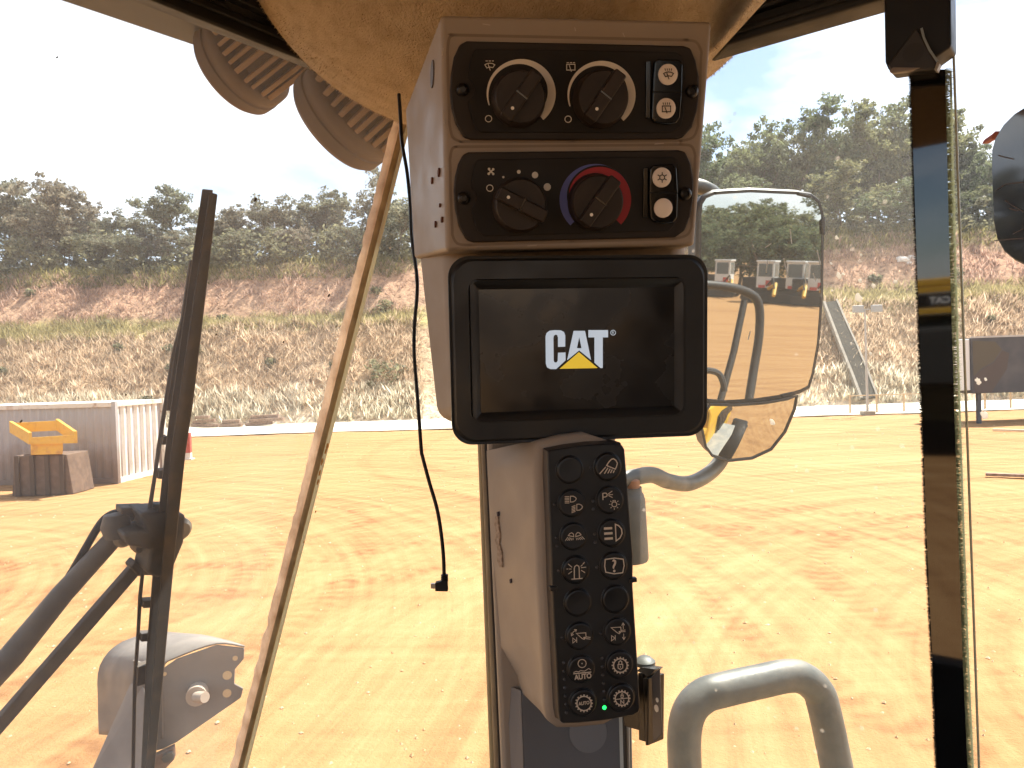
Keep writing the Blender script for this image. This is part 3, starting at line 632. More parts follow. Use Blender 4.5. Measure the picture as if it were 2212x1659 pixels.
# ------------------------------------------------------------------ overhead console
UPL = P3((1000, 92, .541), (1490, 100, .560), (1010, 523, .570))
con = thing('overhead_console', 'tan overhead control console with four dark rotary knobs above the display', 'console', UPL.M)
def U(p, h=0): return UPL.hit(*p, h)
# upper box and lower box of the housing
fl, frr, bl, br = P(953, 32, .537), P(1540, 44, .556), P(966, 546, .572), P(1499, 530, .594)
fl, frr, bl, br = [UPL.hit(*q) for q in ((952, 30), (1538, 44), (964, 543), (1500, 531))]
def bk(px, py, d): return P(px, py, d)
mb = MB(); mb.hexa([bl, br, bk(1452, 545, .70), bk(894, 560, .66), fl, frr, bk(1470, 200, .70), bk(875, 236, .66)])
hs_ = obj('housing', mb, tan, con, world=True, bevel=.0035, seg=3)
mb = MB(); mb.hexa([P(984, 912, .60), P(1478, 900, .63), P(1478, 900, .72), P(940, 912, .66), P(968, 500, .605), P(1482, 500, .63), P(1470, 500, .72), P(890, 500, .66)])
obj('lower_housing', mb, tan, con, world=True, bevel=.014, seg=4)
# keep the left wall of the two boxes one surface
groove = pm('groove_shadow', (.20, .15, .11), .6); screwm = pm('dark_screw', (.02, .018, .017), .35, metal=.6)
panelm = pm('panel_brownblack', (.022, .0165, .013), .55, spec=.3, bump=(1500, .12, .0003)); platem = pm('plate_black', (.013, .0105, .009), .6, spec=.3, bump=(1500, .15, .0003)); knobm = pm('knob_brownblack', (.024, .016, .0115), .5, spec=.35, var=(60, (.04, .026, .018), .5, .8)); gripm = knobm
white = pm('print_white', (.62, .57, .48), .6); discw = pm('button_white', (.80, .70, .62), .45)
def uvs(zf, pts, pl, h=0): return [pl.uv(*zf(x, y), h) for x, y in pts]
def zlen(zf, pl, c, r, h=0):
    a = pl.uv(*zf(c[0] - r, c[1]), h); b_ = pl.uv(*zf(c[0] + r, c[1]), h); return math.hypot(a[0] - b_[0], a[1] - b_[1]) / 2
PL_OUT = [[(520, 258), (1190, 272), (1880, 288), (1925, 300), (1958, 380), (1978, 480), (1980, 590), (1966, 700), (1935, 800), (1880, 865), (1840, 874), (1190, 880), (545, 879), (500, 865), (450, 780), (423, 680), (414, 570), (420, 460), (438, 360), (475, 280)],
          [(530, 956), (1190, 950), (1850, 943), (1895, 955), (1928, 1030), (1945, 1130), (1943, 1250), (1925, 1360), (1890, 1450), (1830, 1492), (1190, 1508), (560, 1524), (515, 1508), (468, 1420), (444, 1310), (437, 1200), (445, 1110), (465, 1030), (495, 972)]]
PL_IN = [[(580, 306), (1200, 315), (1830, 327), (1868, 345), (1888, 400), (1896, 490), (1868, 530), (1862, 575), (1880, 625), (1884, 720), (1862, 800), (1800, 834), (1200, 834), (600, 832), (570, 800), (545, 720), (530, 640), (562, 600), (568, 560), (556, 520), (528, 490), (535, 410), (555, 335)],
         [(590, 1003), (1200, 992), (1800, 985), (1838, 1000), (1858, 1060), (1862, 1140), (1838, 1180), (1832, 1220), (1848, 1262), (1846, 1340), (1822, 1420), (1790, 1450), (1200, 1470), (625, 1484), (588, 1450), (562, 1380), (548, 1310), (575, 1270), (582, 1240), (572, 1205), (546, 1180), (552, 1100), (568, 1030)]]
RIMS = [[(430, 218), (1900, 250), (1975, 262), (2008, 320), (2000, 560), (1985, 800), (1955, 862), (1880, 884), (1180, 890), (470, 888), (420, 860), (400, 780), (392, 540), (388, 320), (398, 240)],
        [(440, 922), (1180, 915), (1880, 908), (1945, 918), (1968, 970), (1962, 1200), (1945, 1430), (1915, 1478), (1840, 1500), (1180, 1518), (520, 1540), (450, 1530), (420, 1480), (408, 1240), (404, 1000), (415, 940)]]
KN = [[((850, 618), (110, -158)), ((1367, 620), (110, -162))], [((855, 1290), (150, 78)), ((1335, 1270), (105, -150))]]
for pi in range(2):
    rim = uvs(Z1, [(1190 + (x - 1190) * .985, y) for x, y in RIMS[pi]], UPL, .001); rim2 = []
    for (x0_, y0_), (x1_, y1_) in zip(rim, rim[1:] + rim[:1]):
        rim2.append((x0_, y0_)); ln_ = math.hypot(x1_ - x0_, y1_ - y0_)
        if ln_ > .012: rim2 += [(x0_ + (x1_ - x0_) * f_, y0_ + (y1_ - y0_) * f_) for f_ in (.004 / ln_, .5, 1 - .004 / ln_)]
    rp_ = [tuple(q) for q in spline(rim2, 4, True)]
    m_ = MB(); m_.ribbon(rp_, .0020, .00025, True); obj('groove_line', m_, groove, con)
    cp = obj('control_panel', MB().prism(uvs(Z1, PL_OUT[pi], UPL, .003), .0005, .004), panelm, con, bevel=.0018, seg=3)
    cp['label'] = 'wiper control panel with two grey dial arcs' if pi == 0 else 'climate control panel with fan dots and blue and red arc'
    obj('face_plate', MB().prism(uvs(Z1, PL_IN[pi], UPL, .005), .0035, .0055), platem, cp, bevel=.0007)
    for sc in ([(495, 560), (1938, 572)], [(503, 1245), (1896, 1218)])[pi]:
        c = UPL.uv(*Z1(*sc), .006); r = zlen(Z1, UPL, sc, 40); m_ = MB(); m_.lathe([(r * 1.0, 0), (r, .0012), (r * .7, .0032), (r * .45, .0036), (r * .42, .002), (.0001, .002)], (c[0], c[1], .004), (0, 0, 1), 18); obj('screw', m_, screwm, cp, smooth=True)
    for (kc, kd) in KN[pi]:
        HK = .012
        r = zlen(Z1, UPL, kc, 166, HK); c = UPL.uv(*Z1(*kc), HK); e = UPL.uv(*Z1(kc[0] + kd[0], kc[1] + kd[1]), HK); d = Vector((e[0] - c[0], e[1] - c[1])).normalized(); n2 = Vector((-d.y, d.x))
        m_ = MB(); m_.lathe([(r * 1.03, .0), (r * 1.03, .003), (r * .985, .0045), (r * .96, .0115), (r * .90, .013), (.0001, .013)], (c[0], c[1], .0052), (0, 0, 1), 48); kn = obj('knob', m_, knobm, cp, smooth=True, sharp=35)
        hw = r * .245; q = lambda a, b_: (c[0] + d.x * a * r + n2.x * b_ * hw, c[1] + d.y * a * r + n2.y * b_ * hw)
        m_ = MB(); m_.prism([q(-.99, -1), q(.99, -1), q(.99, 1), q(-.99, 1)], .010, .0262); obj('knob_grip', m_, gripm, cp, bevel=.0016, seg=3)
        m_ = MB(); m_.box((0, 0, 0), (.0012, hw * 2.02, .0005)); ang = math.atan2(d.y, d.x); cc, ss = math.cos(ang), math.sin(ang); m_.v = [(c[0] + x * cc - y * ss + 0, c[1] + x * ss + y * cc, .0264 + z) for x, y, z in m_.v]; obj('grip_notch', m_, gloss_black, cp)
        dd = q(-.58, 0); m_ = MB(); m_.disc(dd, r * .062, .0266, 16); obj('pointer_dot', m_, pm('dot_white', (.85, .80, .70), .5), cp)
HP = .0057
def arc_poly(cz, ro, ri, a0, a1, n=48, pl=UPL, zf=Z1, h=HP):
    """ro, ri functions of t in 0..1, degrees clockwise from up in zoom pixels"""
    o_, i_ = [], []
    for k_ in range(n + 1):
        t_ = k_ / n; a = rad(a0 + (a1 - a0) * t_); s_, c_ = math.sin(a), -math.cos(a)
        o_.append(pl.uv(*zf(cz[0] + s_ * ro(t_), cz[1] + c_ * ro(t_)), h)); i_.append(pl.uv(*zf(cz[0] + s_ * ri(t_), cz[1] + c_ * ri(t_)), h))
    m_ = MB(); v = [(x, y, h) for x, y in o_] + [(x, y, h) for x, y in i_]; m_.add(v, [(k_, n + 1 + k_, n + 2 + k_, k_ + 1) for k_ in range(n)]); return m_
panels = [o for o in COL.objects if o.name.startswith('control_panel')]
arcgrey = pm('arc_grey', (.68, .62, .53), .6)
obj('dial_arc', arc_poly((862, 588), lambda t_: 217, lambda t_: 210 - 54 * t_, -110, 140), arcgrey, panels[0]); obj('dial_arc', arc_poly((1367, 596), lambda t_: 214, lambda t_: 207 - 54 * t_, -110, 140), arcgrey, panels[0])
spir = lambda t_: 168 + 57 * max(0, min(1, (t_ - .12) / .62))
obj('cold_arc', arc_poly((1328, 1255), lambda t_: 225, lambda t_: min(224.5, spir(t_)), -136, 75), pm('arc_blue', (.085, .10, .30), .6), panels[1])
obj('hot_arc', arc_poly((1328, 1255), lambda t_: 168.5 + 56 * max(0, min(1, t_ / .58)), lambda t_: 168, -80, 134), pm('arc_red', (.33, .018, .025), .6), panels[1])
def sym(parent, zf, pl, h, strokes, mat, name='symbol', discs=(), rings=()):
    m_ = MB(); k_ = 0
    def sc(c): return zlen(zf, pl, c, 10, h) / 10
    for st_ in strokes:
        pts, wd = st_[0], st_[1]; cl = len(st_) > 2 and st_[2]
        m_.ribbon(uvs(zf, pts, pl, h), wd * sc(pts[0]), h + k_ * 2e-5, cl); k_ += 1
    for c, r in discs: m_.disc(pl.uv(*zf(*c), h), r * sc(c), h + k_ * 2e-5, 14); k_ += 1
    for c, r, wd in rings:
        pts = [(c[0] + r * math.cos(2 * math.pi * q / 28), c[1] + r * math.sin(2 * math.pi * q / 28)) for q in range(28)]; m_.ribbon(uvs(zf, pts, pl, h), wd * sc(c), h + k_ * 2e-5, True); k_ += 1
    return obj(name, m_, mat, parent)
def wiper_icon(x, y, fan=True, w_=5):
    if fan: body = [([(x - 30, y - 8), (x - 15, y - 16), (x, y - 18), (x + 18, y - 16), (x + 32, y - 8), (x + 20, y + 10), (x, y + 6), (x - 18, y + 12)], w_, True)]
    else: body = [([(x - 26, y - 18), (x + 26, y - 18), (x + 26, y + 18), (x - 26, y + 18)], w_, True)]
    return body + [([(x - 10, y - 12), (x + 4, y + 28)], w_)]
top_marks = lambda x, y: [([(x - 26, y), (x - 12, y)], 5), ([(x - 6, y), (x + 8, y)], 5), ([(x + 14, y), (x + 26, y)], 5)]
sym(panels[0], Z1, UPL, HP, wiper_icon(664, 415) + top_marks(664, 383), white); sym(panels[0], Z1, UPL, HP, wiper_icon(1174, 422, False) + top_marks(1174, 394), white)
sym(panels[0], Z1, UPL, HP, [], white, 'off_mark', rings=[((657, 746), 20, 5)]); sym(panels[0], Z1, UPL, HP, [], white, 'off_mark', rings=[((1157, 749), 20, 5)])
sym(panels[1], Z1, UPL, HP, [], white, 'off_mark', rings=[((665, 1182), 20, 5)])
for c, r in (((750, 1113), 7), ((847, 1080), 12), ((949, 1100), 20), ((1026, 1175), 23)): sym(panels[1], Z1, UPL, HP, [], white, 'speed_dot', discs=[(c, r)])
sym(panels[1], Z1, UPL, HP, [([(672, 1078), (660, 1066), (658, 1060)], 9), ([(672, 1078), (685, 1066), (690, 1062)], 9), ([(672, 1078), (685, 1090), (688, 1096)], 9), ([(672, 1078), (660, 1090), (656, 1094)], 9)], white, 'fan_symbol', discs=[((660, 1062), 8), ((686, 1064), 8), ((686, 1093), 8), ((658, 1092), 8)])
# rocker switches
for pi, (out_, cells) in enumerate((([(1700, 385), (1720, 368), (1860, 372), (1880, 400), (1876, 580), (1862, 740), (1840, 775), (1790, 783), (1700, 770), (1682, 745), (1688, 580)], [((1787, 466), 60), ((1775, 680), 59)]),
                                    ([(1675, 1055), (1695, 1036), (1820, 1030), (1842, 1055), (1850, 1210), (1845, 1370), (1822, 1400), (1765, 1408), (1695, 1396), (1675, 1370), (1665, 1210)], [((1748, 1115), 58), ((1757, 1307), 57)]))):
    pr = panels[pi]; HS = .0095
    o_ = uvs(Z1, out_, UPL, HS); m_ = MB(); m_.prism(o_, .005, HS); obj('rocker_switch', m_, gloss_black, pr, bevel=.0014, seg=3)
    x0 = [q[0] for q in out_]; yb = 577 if pi == 0 else 1210
    sp = uvs(Z1, [(min(x0) + 2, yb), (max(x0) - 2, yb + 3)], UPL, HS + .0004); m_ = MB(); m_.ribbon(sp, .0009, HS + .0004); obj('switch_gap', m_, pm('gap_black', (.002, .002, .002), .9), pr)
    fx = [(min(x0) - 38, out_[0][1]), (min(x0) - 6, out_[0][1] - 5), (min(x0) - 8, out_[-2][1]), (min(x0) - 42, out_[-2][1])]; m_ = MB(); m_.prism(uvs(Z1, fx, UPL, .006), .005, .0075); obj('switch_bezel', m_, gloss_black, pr, bevel=.0008)
    for ci, (c, r) in enumerate(cells):
        cc = UPL.uv(*Z1(*c), HS + .0012); rr = zlen(Z1, UPL, c, r, HS); m_ = MB(); m_.lathe([(rr * 1.03, 0), (rr, .001), (rr * .9, .0015), (.0001, .0017)], (cc[0], cc[1], HS - .0002), (0, 0, 1), 28); obj('button_disc', m_, discw, pr, smooth=True)
        ink = pm('ink_dark', (.03, .02, .018), .7); hh = HS + .0022
        if pi == 0: sym(pr, Z1, UPL, hh, wiper_icon(c[0], c[1] + 4, ci == 0, 6) + [([(c[0] - 18 + 12 * q, c[1] - 22), (c[0] - 22 + 14 * q, c[1] - 36)], 5) for q in range(4)], ink)
        elif ci == 0: sym(pr, Z1, UPL, hh, [([(c[0] + 17 * math.cos(rad(60 * q + 30)), c[1] + 17 * math.sin(rad(60 * q + 30))) for q in range(6)], 6, True)] + [([(c[0] + 17 * math.cos(rad(60 * q + 30)), c[1] + 17 * math.sin(rad(60 * q + 30))), (c[0] + 33 * math.cos(rad(60 * q + 30)), c[1] + 33 * math.sin(rad(60 * q + 30)))], 6) for q in range(6)], ink, 'snowflake_symbol')
# chips and a clip on the side wall
sideplane = Plane(UPL.hit(952, 45), bk(852, 45, .66), UPL.hit(964, 543)); sideplane = Plane(bk(852, 45, .66), UPL.hit(952, 45), bk(894, 560, .66))
chip = pm('paint_chip', (.10, .035, .02), .8)
for zx, zy, r in ((338, 1085, .0016), (296, 1130, .0014), (357, 1380, .0014), (317, 1408, .0012), (345, 1290, .0007)):
    c = sideplane.uv(*Z1(zx, zy), .001); m_ = MB(); m_.prism([(c[0] + r * (.8 + .4 * random.random()) * math.cos(a), c[1] + 2.0 * r * (.7 + .5 * random.random()) * math.sin(a)) for a in [2 * math.pi * q / 9 for q in range(9)]], -.001, .0009, sideplane); obj('paint_chip', m_, chip, con, world=True)
c = sideplane.uv(*Z1(298, 465), .001); m_ = MB(); m_.prism([(c[0] + .004 * math.cos(a), c[1] + .010 * math.sin(a)) for a in [2 * math.pi * q / 16 for q in range(16)]], -.001, .0008, sideplane); obj('side_plug', m_, pm('plug', (.09, .075, .065), .5), con, world=True)

scw = pm('pale_scratch', (.45, .38, .31), .8)
for pts in ([(1198, 172), (1204, 196)], [(620, 150), (668, 158)], [(1700, 905), (1760, 900)], [(372, 700), (378, 780)], [(1985, 980), (1978, 1060)], [(900, 1545), (960, 1541)], [(1500, 205), (1512, 232)], [(372, 300), (366, 350)]):
    m_ = MB(); m_.ribbon(uvs(Z1, pts, UPL, .0003), .0006, .0003); obj('scratch_mark', m_, scw, con)

# ------------------------------------------------------------------ display
DSP = P3((*Z2(527, 335), .572), (*Z2(1800, 318), .592), (*Z2(540, 1128), .580))
dis = thing('display_monitor', 'black framed touch display showing a white and yellow logo on its dark screen', 'display', DSP.M)
bz = pm('bezel_black', (.010, .0105, .011), .48, bump=(1600, .1, .0003))
HB = .0065
o4 = uvs(Z2, [(338, 122), (2016, 112), (2008, 1276), (356, 1334)], DSP, HB)
xs0, ys0 = (o4[0][0] + o4[3][0]) / 2, (o4[2][1] + o4[3][1]) / 2; xs1, ys1 = (o4[1][0] + o4[2][0]) / 2, (o4[0][1] + o4[1][1]) / 2
outer = rrect(xs0, ys0, xs1, ys1, .016, 8)
s4 = uvs(Z2, [(527, 335), (1800, 318), (1795, 1085), (540, 1128)], DSP, 0); sx0, sx1, sy0, sy1 = (s4[0][0] + s4[3][0]) / 2, (s4[1][0] + s4[2][0]) / 2, (s4[2][1] + s4[3][1]) / 2, (s4[0][1] + s4[1][1]) / 2
g4 = uvs(Z2, [(455, 262), (1875, 248), (1870, 1155), (475, 1195)], DSP, HB); gx0, gx1, gy0, gy1 = (g4[0][0] + g4[3][0]) / 2, (g4[1][0] + g4[2][0]) / 2, (g4[2][1] + g4[3][1]) / 2, (g4[0][1] + g4[1][1]) / 2
mid = rrect(gx0, gy0, gx1, gy1, .008, 8); inner = rrect(sx0 - .001, sy0 - .001, sx1 + .001, sy1 + .001, .0012, 8)
r3 = lambda p_, z: [(x, y, z) for x, y in p_]
grow = lambda p_, g: [(x + g * (1 if x > (xs0 + xs1) / 2 else -1), y + g * (1 if y > (ys0 + ys1) / 2 else -1)) for x, y in p_]
m_ = MB(); m_.loft([r3(grow(outer, -.004), -.03), r3(grow(outer, .001), -.024), r3(grow(outer, .002), -.002), r3(grow(outer, .002), .005), r3(outer, HB - .002), r3(grow(outer, -.002), HB), r3(grow(mid, .0006), HB), r3(mid, HB - .0016), r3(grow(mid, -.0006), HB - .0002), r3(grow(inner, .007), HB - .0004), r3(grow(inner, .004), HB - .002), r3(inner, -.0002), r3(inner, -.004)], cap=False)
m_.f.append(tuple(range(len(outer) - 1, -1, -1)))
obj('bezel', m_, bz, dis, smooth=True, sharp=28)
scrm = pm('dark_screen', (.016, .016, .017), .22, spec=.5, bump=(900, .02, .0001))
scr = obj('screen', MB().prism([(sx0 - .001, sy0 - .001), (sx1 + .001, sy0 - .001), (sx1 + .001, sy1 + .001), (sx0 - .001, sy1 + .001)], -.004, 0), scrm, dis)
lw_ = pm('lit_white', (.3, .33, .37), .4, emit=((.55, .64, .74), .24)); ly_ = pm('lit_yellow', (.3, .2, .02), .4, emit=((.75, .50, .04), .28))
def glyph(pts, name, mat, h=.0004):
    m_ = MB(); q = uvs(Z2, pts, DSP, h); 
    a = sum(q[i][0] * q[(i + 1) % len(q)][1] - q[(i + 1) % len(q)][0] * q[i][1] for i in range(len(q)))
    if a < 0: q = q[::-1]
    m_.add(r3(q, h), [tuple(range(len(q)))]); return obj(name, m_, mat, scr)
glyph([(958, 635), (965, 612), (985, 597), (1020, 593), (1060, 595), (1080, 606), (1088, 630), (1088, 702), (1040, 704), (1040, 642), (1035, 626), (1024, 623), (1013, 630), (1010, 645), (1012, 795), (1018, 806), (1030, 806), (1038, 797), (1040, 742), (1090, 740), (1090, 792), (1028, 850), (990, 850), (968, 838), (960, 815)], 'letter', lw_)
glyph([(1143, 598), (1180, 598), (1180, 640), (1165, 712), (1180, 712), (1180, 727), (1100, 792)], 'letter', lw_); glyph([(1180, 598), (1218, 598), (1258, 790), (1180, 727), (1180, 712), (1195, 712), (1180, 640)], 'letter', lw_)
glyph([(1240, 593), (1370, 593), (1370, 641), (1335, 641), (1335, 843), (1320, 843), (1280, 808), (1280, 641), (1240, 641)], 'letter', lw_)
glyph([(1178, 738), (1302, 843), (1050, 848)], 'logo_triangle', ly_)
sym(scr, Z2, DSP, .0004, [], lw_, 'registered_mark', rings=[((1403, 610), 16, 4)]); text_mesh('R', .0022, lw_, 'registered_letter', scr, DSP.uv(*Z2(1403, 610), .0004), .0005)

# ------------------------------------------------------------------ keypad
KPD = P3((*Z3(1040, 385), .560), (*Z3(1378, 357), .5645), (*Z4(1190, 1067), .560))
key = thing('switch_keypad', 'tall black keypad of sixteen round buttons on the corner post', 'keypad', KPD.M)
kb = pm('keypad_black', (.011, .0115, .0125), .5, bump=(1500, .12, .0003)); btnm = pm('button_black', (.009, .0095, .011), .42, bump=(1500, .08, .0003)); sideb = pm('keypad_side', (.055, .042, .034), .45)  # side brown imitates tan reflected onto the black housing
out_k = [Z3(835, 215), Z3(1000, 186), Z3(1200, 160), Z3(1440, 150), Z3(1505, 165), Z3(1525, 205), Z3(1560, 640), Z3(1600, 1150), Z4(1645, 0), Z4(1680, 560), Z4(1712, 1110), Z4(1700, 1150), Z4(1640, 1182), Z4(1400, 1225), Z4(1150, 1250), Z4(1005, 1255), Z4(975, 1235), Z4(960, 1150), Z4(930, 560), Z4(900, 0), Z3(860, 900), Z3(838, 400)]
kp = [KPD.uv(*q) for q in out_k]; kc = (sum(q[0] for q in kp) / len(kp), sum(q[1] for q in kp) / len(kp))
def growp(p_, g):
    n = len(p_); a = sum(p_[i][0] * p_[(i + 1) % n][1] - p_[(i + 1) % n][0] * p_[i][1] for i in range(n)); sg = 1 if a > 0 else -1; o_ = []
    for i in range(n):
        d1 = Vector(p_[i]) - Vector(p_[i - 1]); d2 = Vector(p_[(i + 1) % n]) - Vector(p_[i]); t_ = (d1.normalized() + d2.normalized()).normalized(); o_.append((p_[i][0] + t_.y * g * sg, p_[i][1] - t_.x * g * sg))
    return o_
body = obj('keypad_body', MB().prism(kp, -.003, 0), kb, key, bevel=.0015, seg=3)
m_ = MB(); m_.loft([r3(growp(kp, .0022), -.022), r3(growp(kp, .0018), -.010), r3(growp(kp, -.001), -.0025)]); obj('keypad_side', m_, sideb, key, smooth=True, sharp=30)
BT = [(Z3, (1040, 385), None), (Z3, (1378, 357), 'work'), (Z3, (1057, 682), 'heads'), (Z3, (1397, 653), 'park'), (Z3, (1072, 978), 'dual'), (Z3, (1412, 948), 'beam'), (Z3, (1092, 1275), 'beacon'), (Z3, (1430, 1240), 'query'),
      (Z4, (1143, 150), None), (Z4, (1488, 118), None), (Z4, (1158, 455), 'tilt'), (Z4, (1505, 415), 'lift'), (Z4, (1173, 760), 'ride'), (Z4, (1525, 718), 'lock'), (Z4, (1190, 1067), 'auto'), (Z4, (1540, 1020), 'neutral')]
icn = pm('icon_cream', (.62, .52, .41), .6)
HBt = .0024
def gear(c, r): return [([(c[0] + (r + 4) * math.cos(rad(22.5 * q)), c[1] + (r + 4) * math.sin(rad(22.5 * q))), (c[0] + (r + 17) * math.cos(rad(22.5 * q)), c[1] + (r + 17) * math.sin(rad(22.5 * q)))], 12) for q in range(16)]
def padlock(x, y, k_=1): return [([(x - 22 * k_, y - 4 * k_), (x + 22 * k_, y - 7 * k_), (x + 22 * k_, y + 25 * k_), (x, y + 40 * k_), (x - 20 * k_, y + 28 * k_)], 8 * k_ ** .5, True), ([(x - 14 * k_, y - 6 * k_), (x - 14 * k_, y - 28 * k_), (x, y - 40 * k_), (x + 14 * k_, y - 30 * k_), (x + 14 * k_, y - 8 * k_)], 8 * k_ ** .5), ([(x, y + 8 * k_), (x, y + 24 * k_)], 7 * k_)]
STROKES = {
 'work': [([(1362, 345), (1385, 310), (1405, 290), (1425, 285), (1445, 300), (1458, 325), (1450, 355), (1440, 378)], 9, True), ([(1355, 358), (1300, 420)], 9), ([(1374, 366), (1342, 418)], 9), ([(1394, 374), (1372, 415)], 9), ([(1412, 381), (1397, 412)], 9), ([(1432, 388), (1420, 410)], 9)],
 'heads': [([(1040, 618), (1065, 618), (1085, 628), (1093, 642), (1085, 656), (1065, 668), (1040, 670)], 7, True)] + [([(990, y), (1030, y)], 7) for y in (622, 636, 650, 664, 678)] + [([(1097, 690), (1118, 688), (1138, 697), (1148, 712), (1140, 728), (1120, 742), (1097, 742)], 7, True)] + [([(1051, y), (1085, y - 12)], 7) for y in (712, 725, 738, 751, 764)],
 'park': [([(1330, 652), (1328, 590)], 9), ([(1330, 592), (1355, 590), (1368, 602), (1365, 617), (1350, 625), (1331, 626)], 8), ([(1375, 600), (1412, 572)], 6), ([(1380, 606), (1418, 603)], 6), ([(1378, 612), (1415, 630)], 6), ([(1418, 655), (1440, 655), (1440, 668), (1418, 668)], 5, True)] + [([(1430 + 34 * math.cos(rad(a)), 690 + 34 * math.sin(rad(a))), (1430 + 47 * math.cos(rad(a)), 690 + 47 * math.sin(rad(a)))], 6) for a in (-40, 0, 45, 90, 135, 180, 220)],
 'dual': [([(1022, 968), (1035, 950), (1052, 943), (1068, 955), (1070, 978)], 7, True), ([(1088, 978), (1090, 955), (1105, 940), (1122, 945), (1135, 962)], 7, True)] + [([a, c], 6) for a, c in (((1018, 982), (995, 1015)), ((1032, 985), (1015, 1013)), ((1044, 987), (1030, 1012)), ((1055, 990), (1047, 1010)), ((1067, 992), (1062, 1008)), ((1092, 990), (1097, 1008)), ((1104, 988), (1112, 1006)), ((1116, 985), (1130, 1005)), ((1128, 980), (1147, 1003)), ((1140, 975), (1165, 1000)))],
 'beam': [([(1440, 868), (1470, 880), (1495, 910), (1500, 950), (1480, 990), (1447, 1015)], 10, True), ([(1338, 906), (1412, 902)], 20), ([(1340, 951), (1415, 946)], 20), ([(1343, 997), (1418, 992)], 20)],
 'beacon': [([(1075, 1355), (1075, 1260), (1080, 1242), (1098, 1231), (1115, 1241), (1118, 1258), (1121, 1350)], 9), ([(1050, 1356), (1148, 1348)], 8)] + [([a, c], 7) for a, c in (((1020, 1220), (1055, 1250)), ((1005, 1265), (1022, 1265)), ((1028, 1265), (1050, 1265)), ((1022, 1310), (1055, 1285)), ((1165, 1205), (1150, 1222)), ((1148, 1226), (1132, 1242)), ((1180, 1248), (1135, 1253)), ((1170, 1297), (1135, 1275)))],
 'query': [([(1350, 1180), (1435, 1168), (1510, 1178), (1518, 1235), (1505, 1298), (1430, 1308), (1355, 1293), (1345, 1240)], 9, True)],
 'tilt': [([(1125, 428), (1212, 422), (1214, 462), (1197, 482), (1178, 474)], 7, True), ([(1216, 460), (1255, 464)], 6), ([(1212, 475), (1255, 480)], 6), ([(1082, 445), (1096, 415), (1122, 396)], 6), ([(1078, 420), (1080, 448), (1102, 436)], 6), ([(1104, 392), (1126, 393), (1120, 414)], 6), ([(1093, 470), (1093, 515), (1122, 492)], 6, True), ([(1128, 463), (1129, 512)], 6)],
 'lift': [([(1443, 375), (1532, 370), (1535, 412), (1518, 431), (1498, 420)], 7, True), ([(1537, 399), (1575, 397)], 6), ([(1537, 412), (1575, 411)], 6), ([(1555, 387), (1553, 335)], 6), ([(1540, 355), (1553, 332), (1567, 352)], 6), ([(1558, 430), (1560, 480)], 6), ([(1546, 460), (1560, 483), (1574, 460)], 6), ([(1447, 447), (1447, 495), (1478, 470)], 6, True), ([(1481, 443), (1481, 490)], 6)],
 'ride': [([(1100, 785), (1125, 775), (1145, 780), (1165, 768), (1200, 773), (1240, 748), (1258, 762)], 6), ([(1098, 797), (1262, 781)], 9)],
 'lock': gear((1527, 720), 62) + padlock(1527, 716), 'auto': gear((1195, 1067), 65), 'neutral': gear((1542, 1022), 62) + padlock(1543, 996, .52) + [([(1486, 1030), (1598, 1017)], 7)]}
RINGS = {'park': [((1430, 690), 22, 7)], 'ride': [((1178, 703), 37, 7)], 'lock': [((1527, 720), 62, 10)], 'auto': [((1195, 1067), 65, 10)], 'neutral': [((1542, 1022), 62, 10)]}
DISCS = {'tilt': [((1197, 466), 8)], 'lift': [((1520, 413), 8)], 'ride': [((1178, 703), 6)]}
krot = math.atan2(KPD.uv(*Z3(1378, 357))[1] - KPD.uv(*Z3(1040, 385))[1], KPD.uv(*Z3(1378, 357))[0] - KPD.uv(*Z3(1040, 385))[0])
for zf, c, kind in BT:
    cc = KPD.uv(*zf(*c), HBt); r = zlen(zf, KPD, c, 116 if zf is Z3 else 119, HBt)
    m_ = MB(); m_.lathe([(r * 1.09, -.0002), (r * 1.09, .0004), (r * 1.04, .0007), (r * 1.01, .0004), (r, .0008), (r * .985, .0018), (r * .93, .0023), (r * .8, HBt - .0002), (.0001, HBt - .0004)], (cc[0], cc[1], 0), (0, 0, 1), 44)
    bo = obj('button', m_, btnm, key, smooth=True, sharp=50)
    h = HBt + .0001
    if kind: sym(bo, zf, KPD, h, STROKES[kind], icn, 'symbol', DISCS.get(kind, ()), RINGS.get(kind, ()))
    sz = lambda v: zlen(zf, KPD, c, v, h)
    if kind == 'query': text_mesh('?', sz(112), icn, 'question_mark', bo, KPD.uv(*zf(1432, 1236), h), h, krot, .012)
    if kind == 'ride': text_mesh('AUTO', sz(48), icn, 'lettering', bo, KPD.uv(*zf(1185, 822), h), h, krot, .03, .88)
    if kind == 'auto': text_mesh('AUTO', sz(32), icn, 'lettering', bo, KPD.uv(*zf(1195, 1066), h), h, krot, .03, .85)
    if kind == 'neutral': text_mesh('N', sz(38), icn, 'lettering', bo, KPD.uv(*zf(1546, 1055), h), h, krot, .02)
ledm = pm('led_off', (.045, .045, .05), .35)
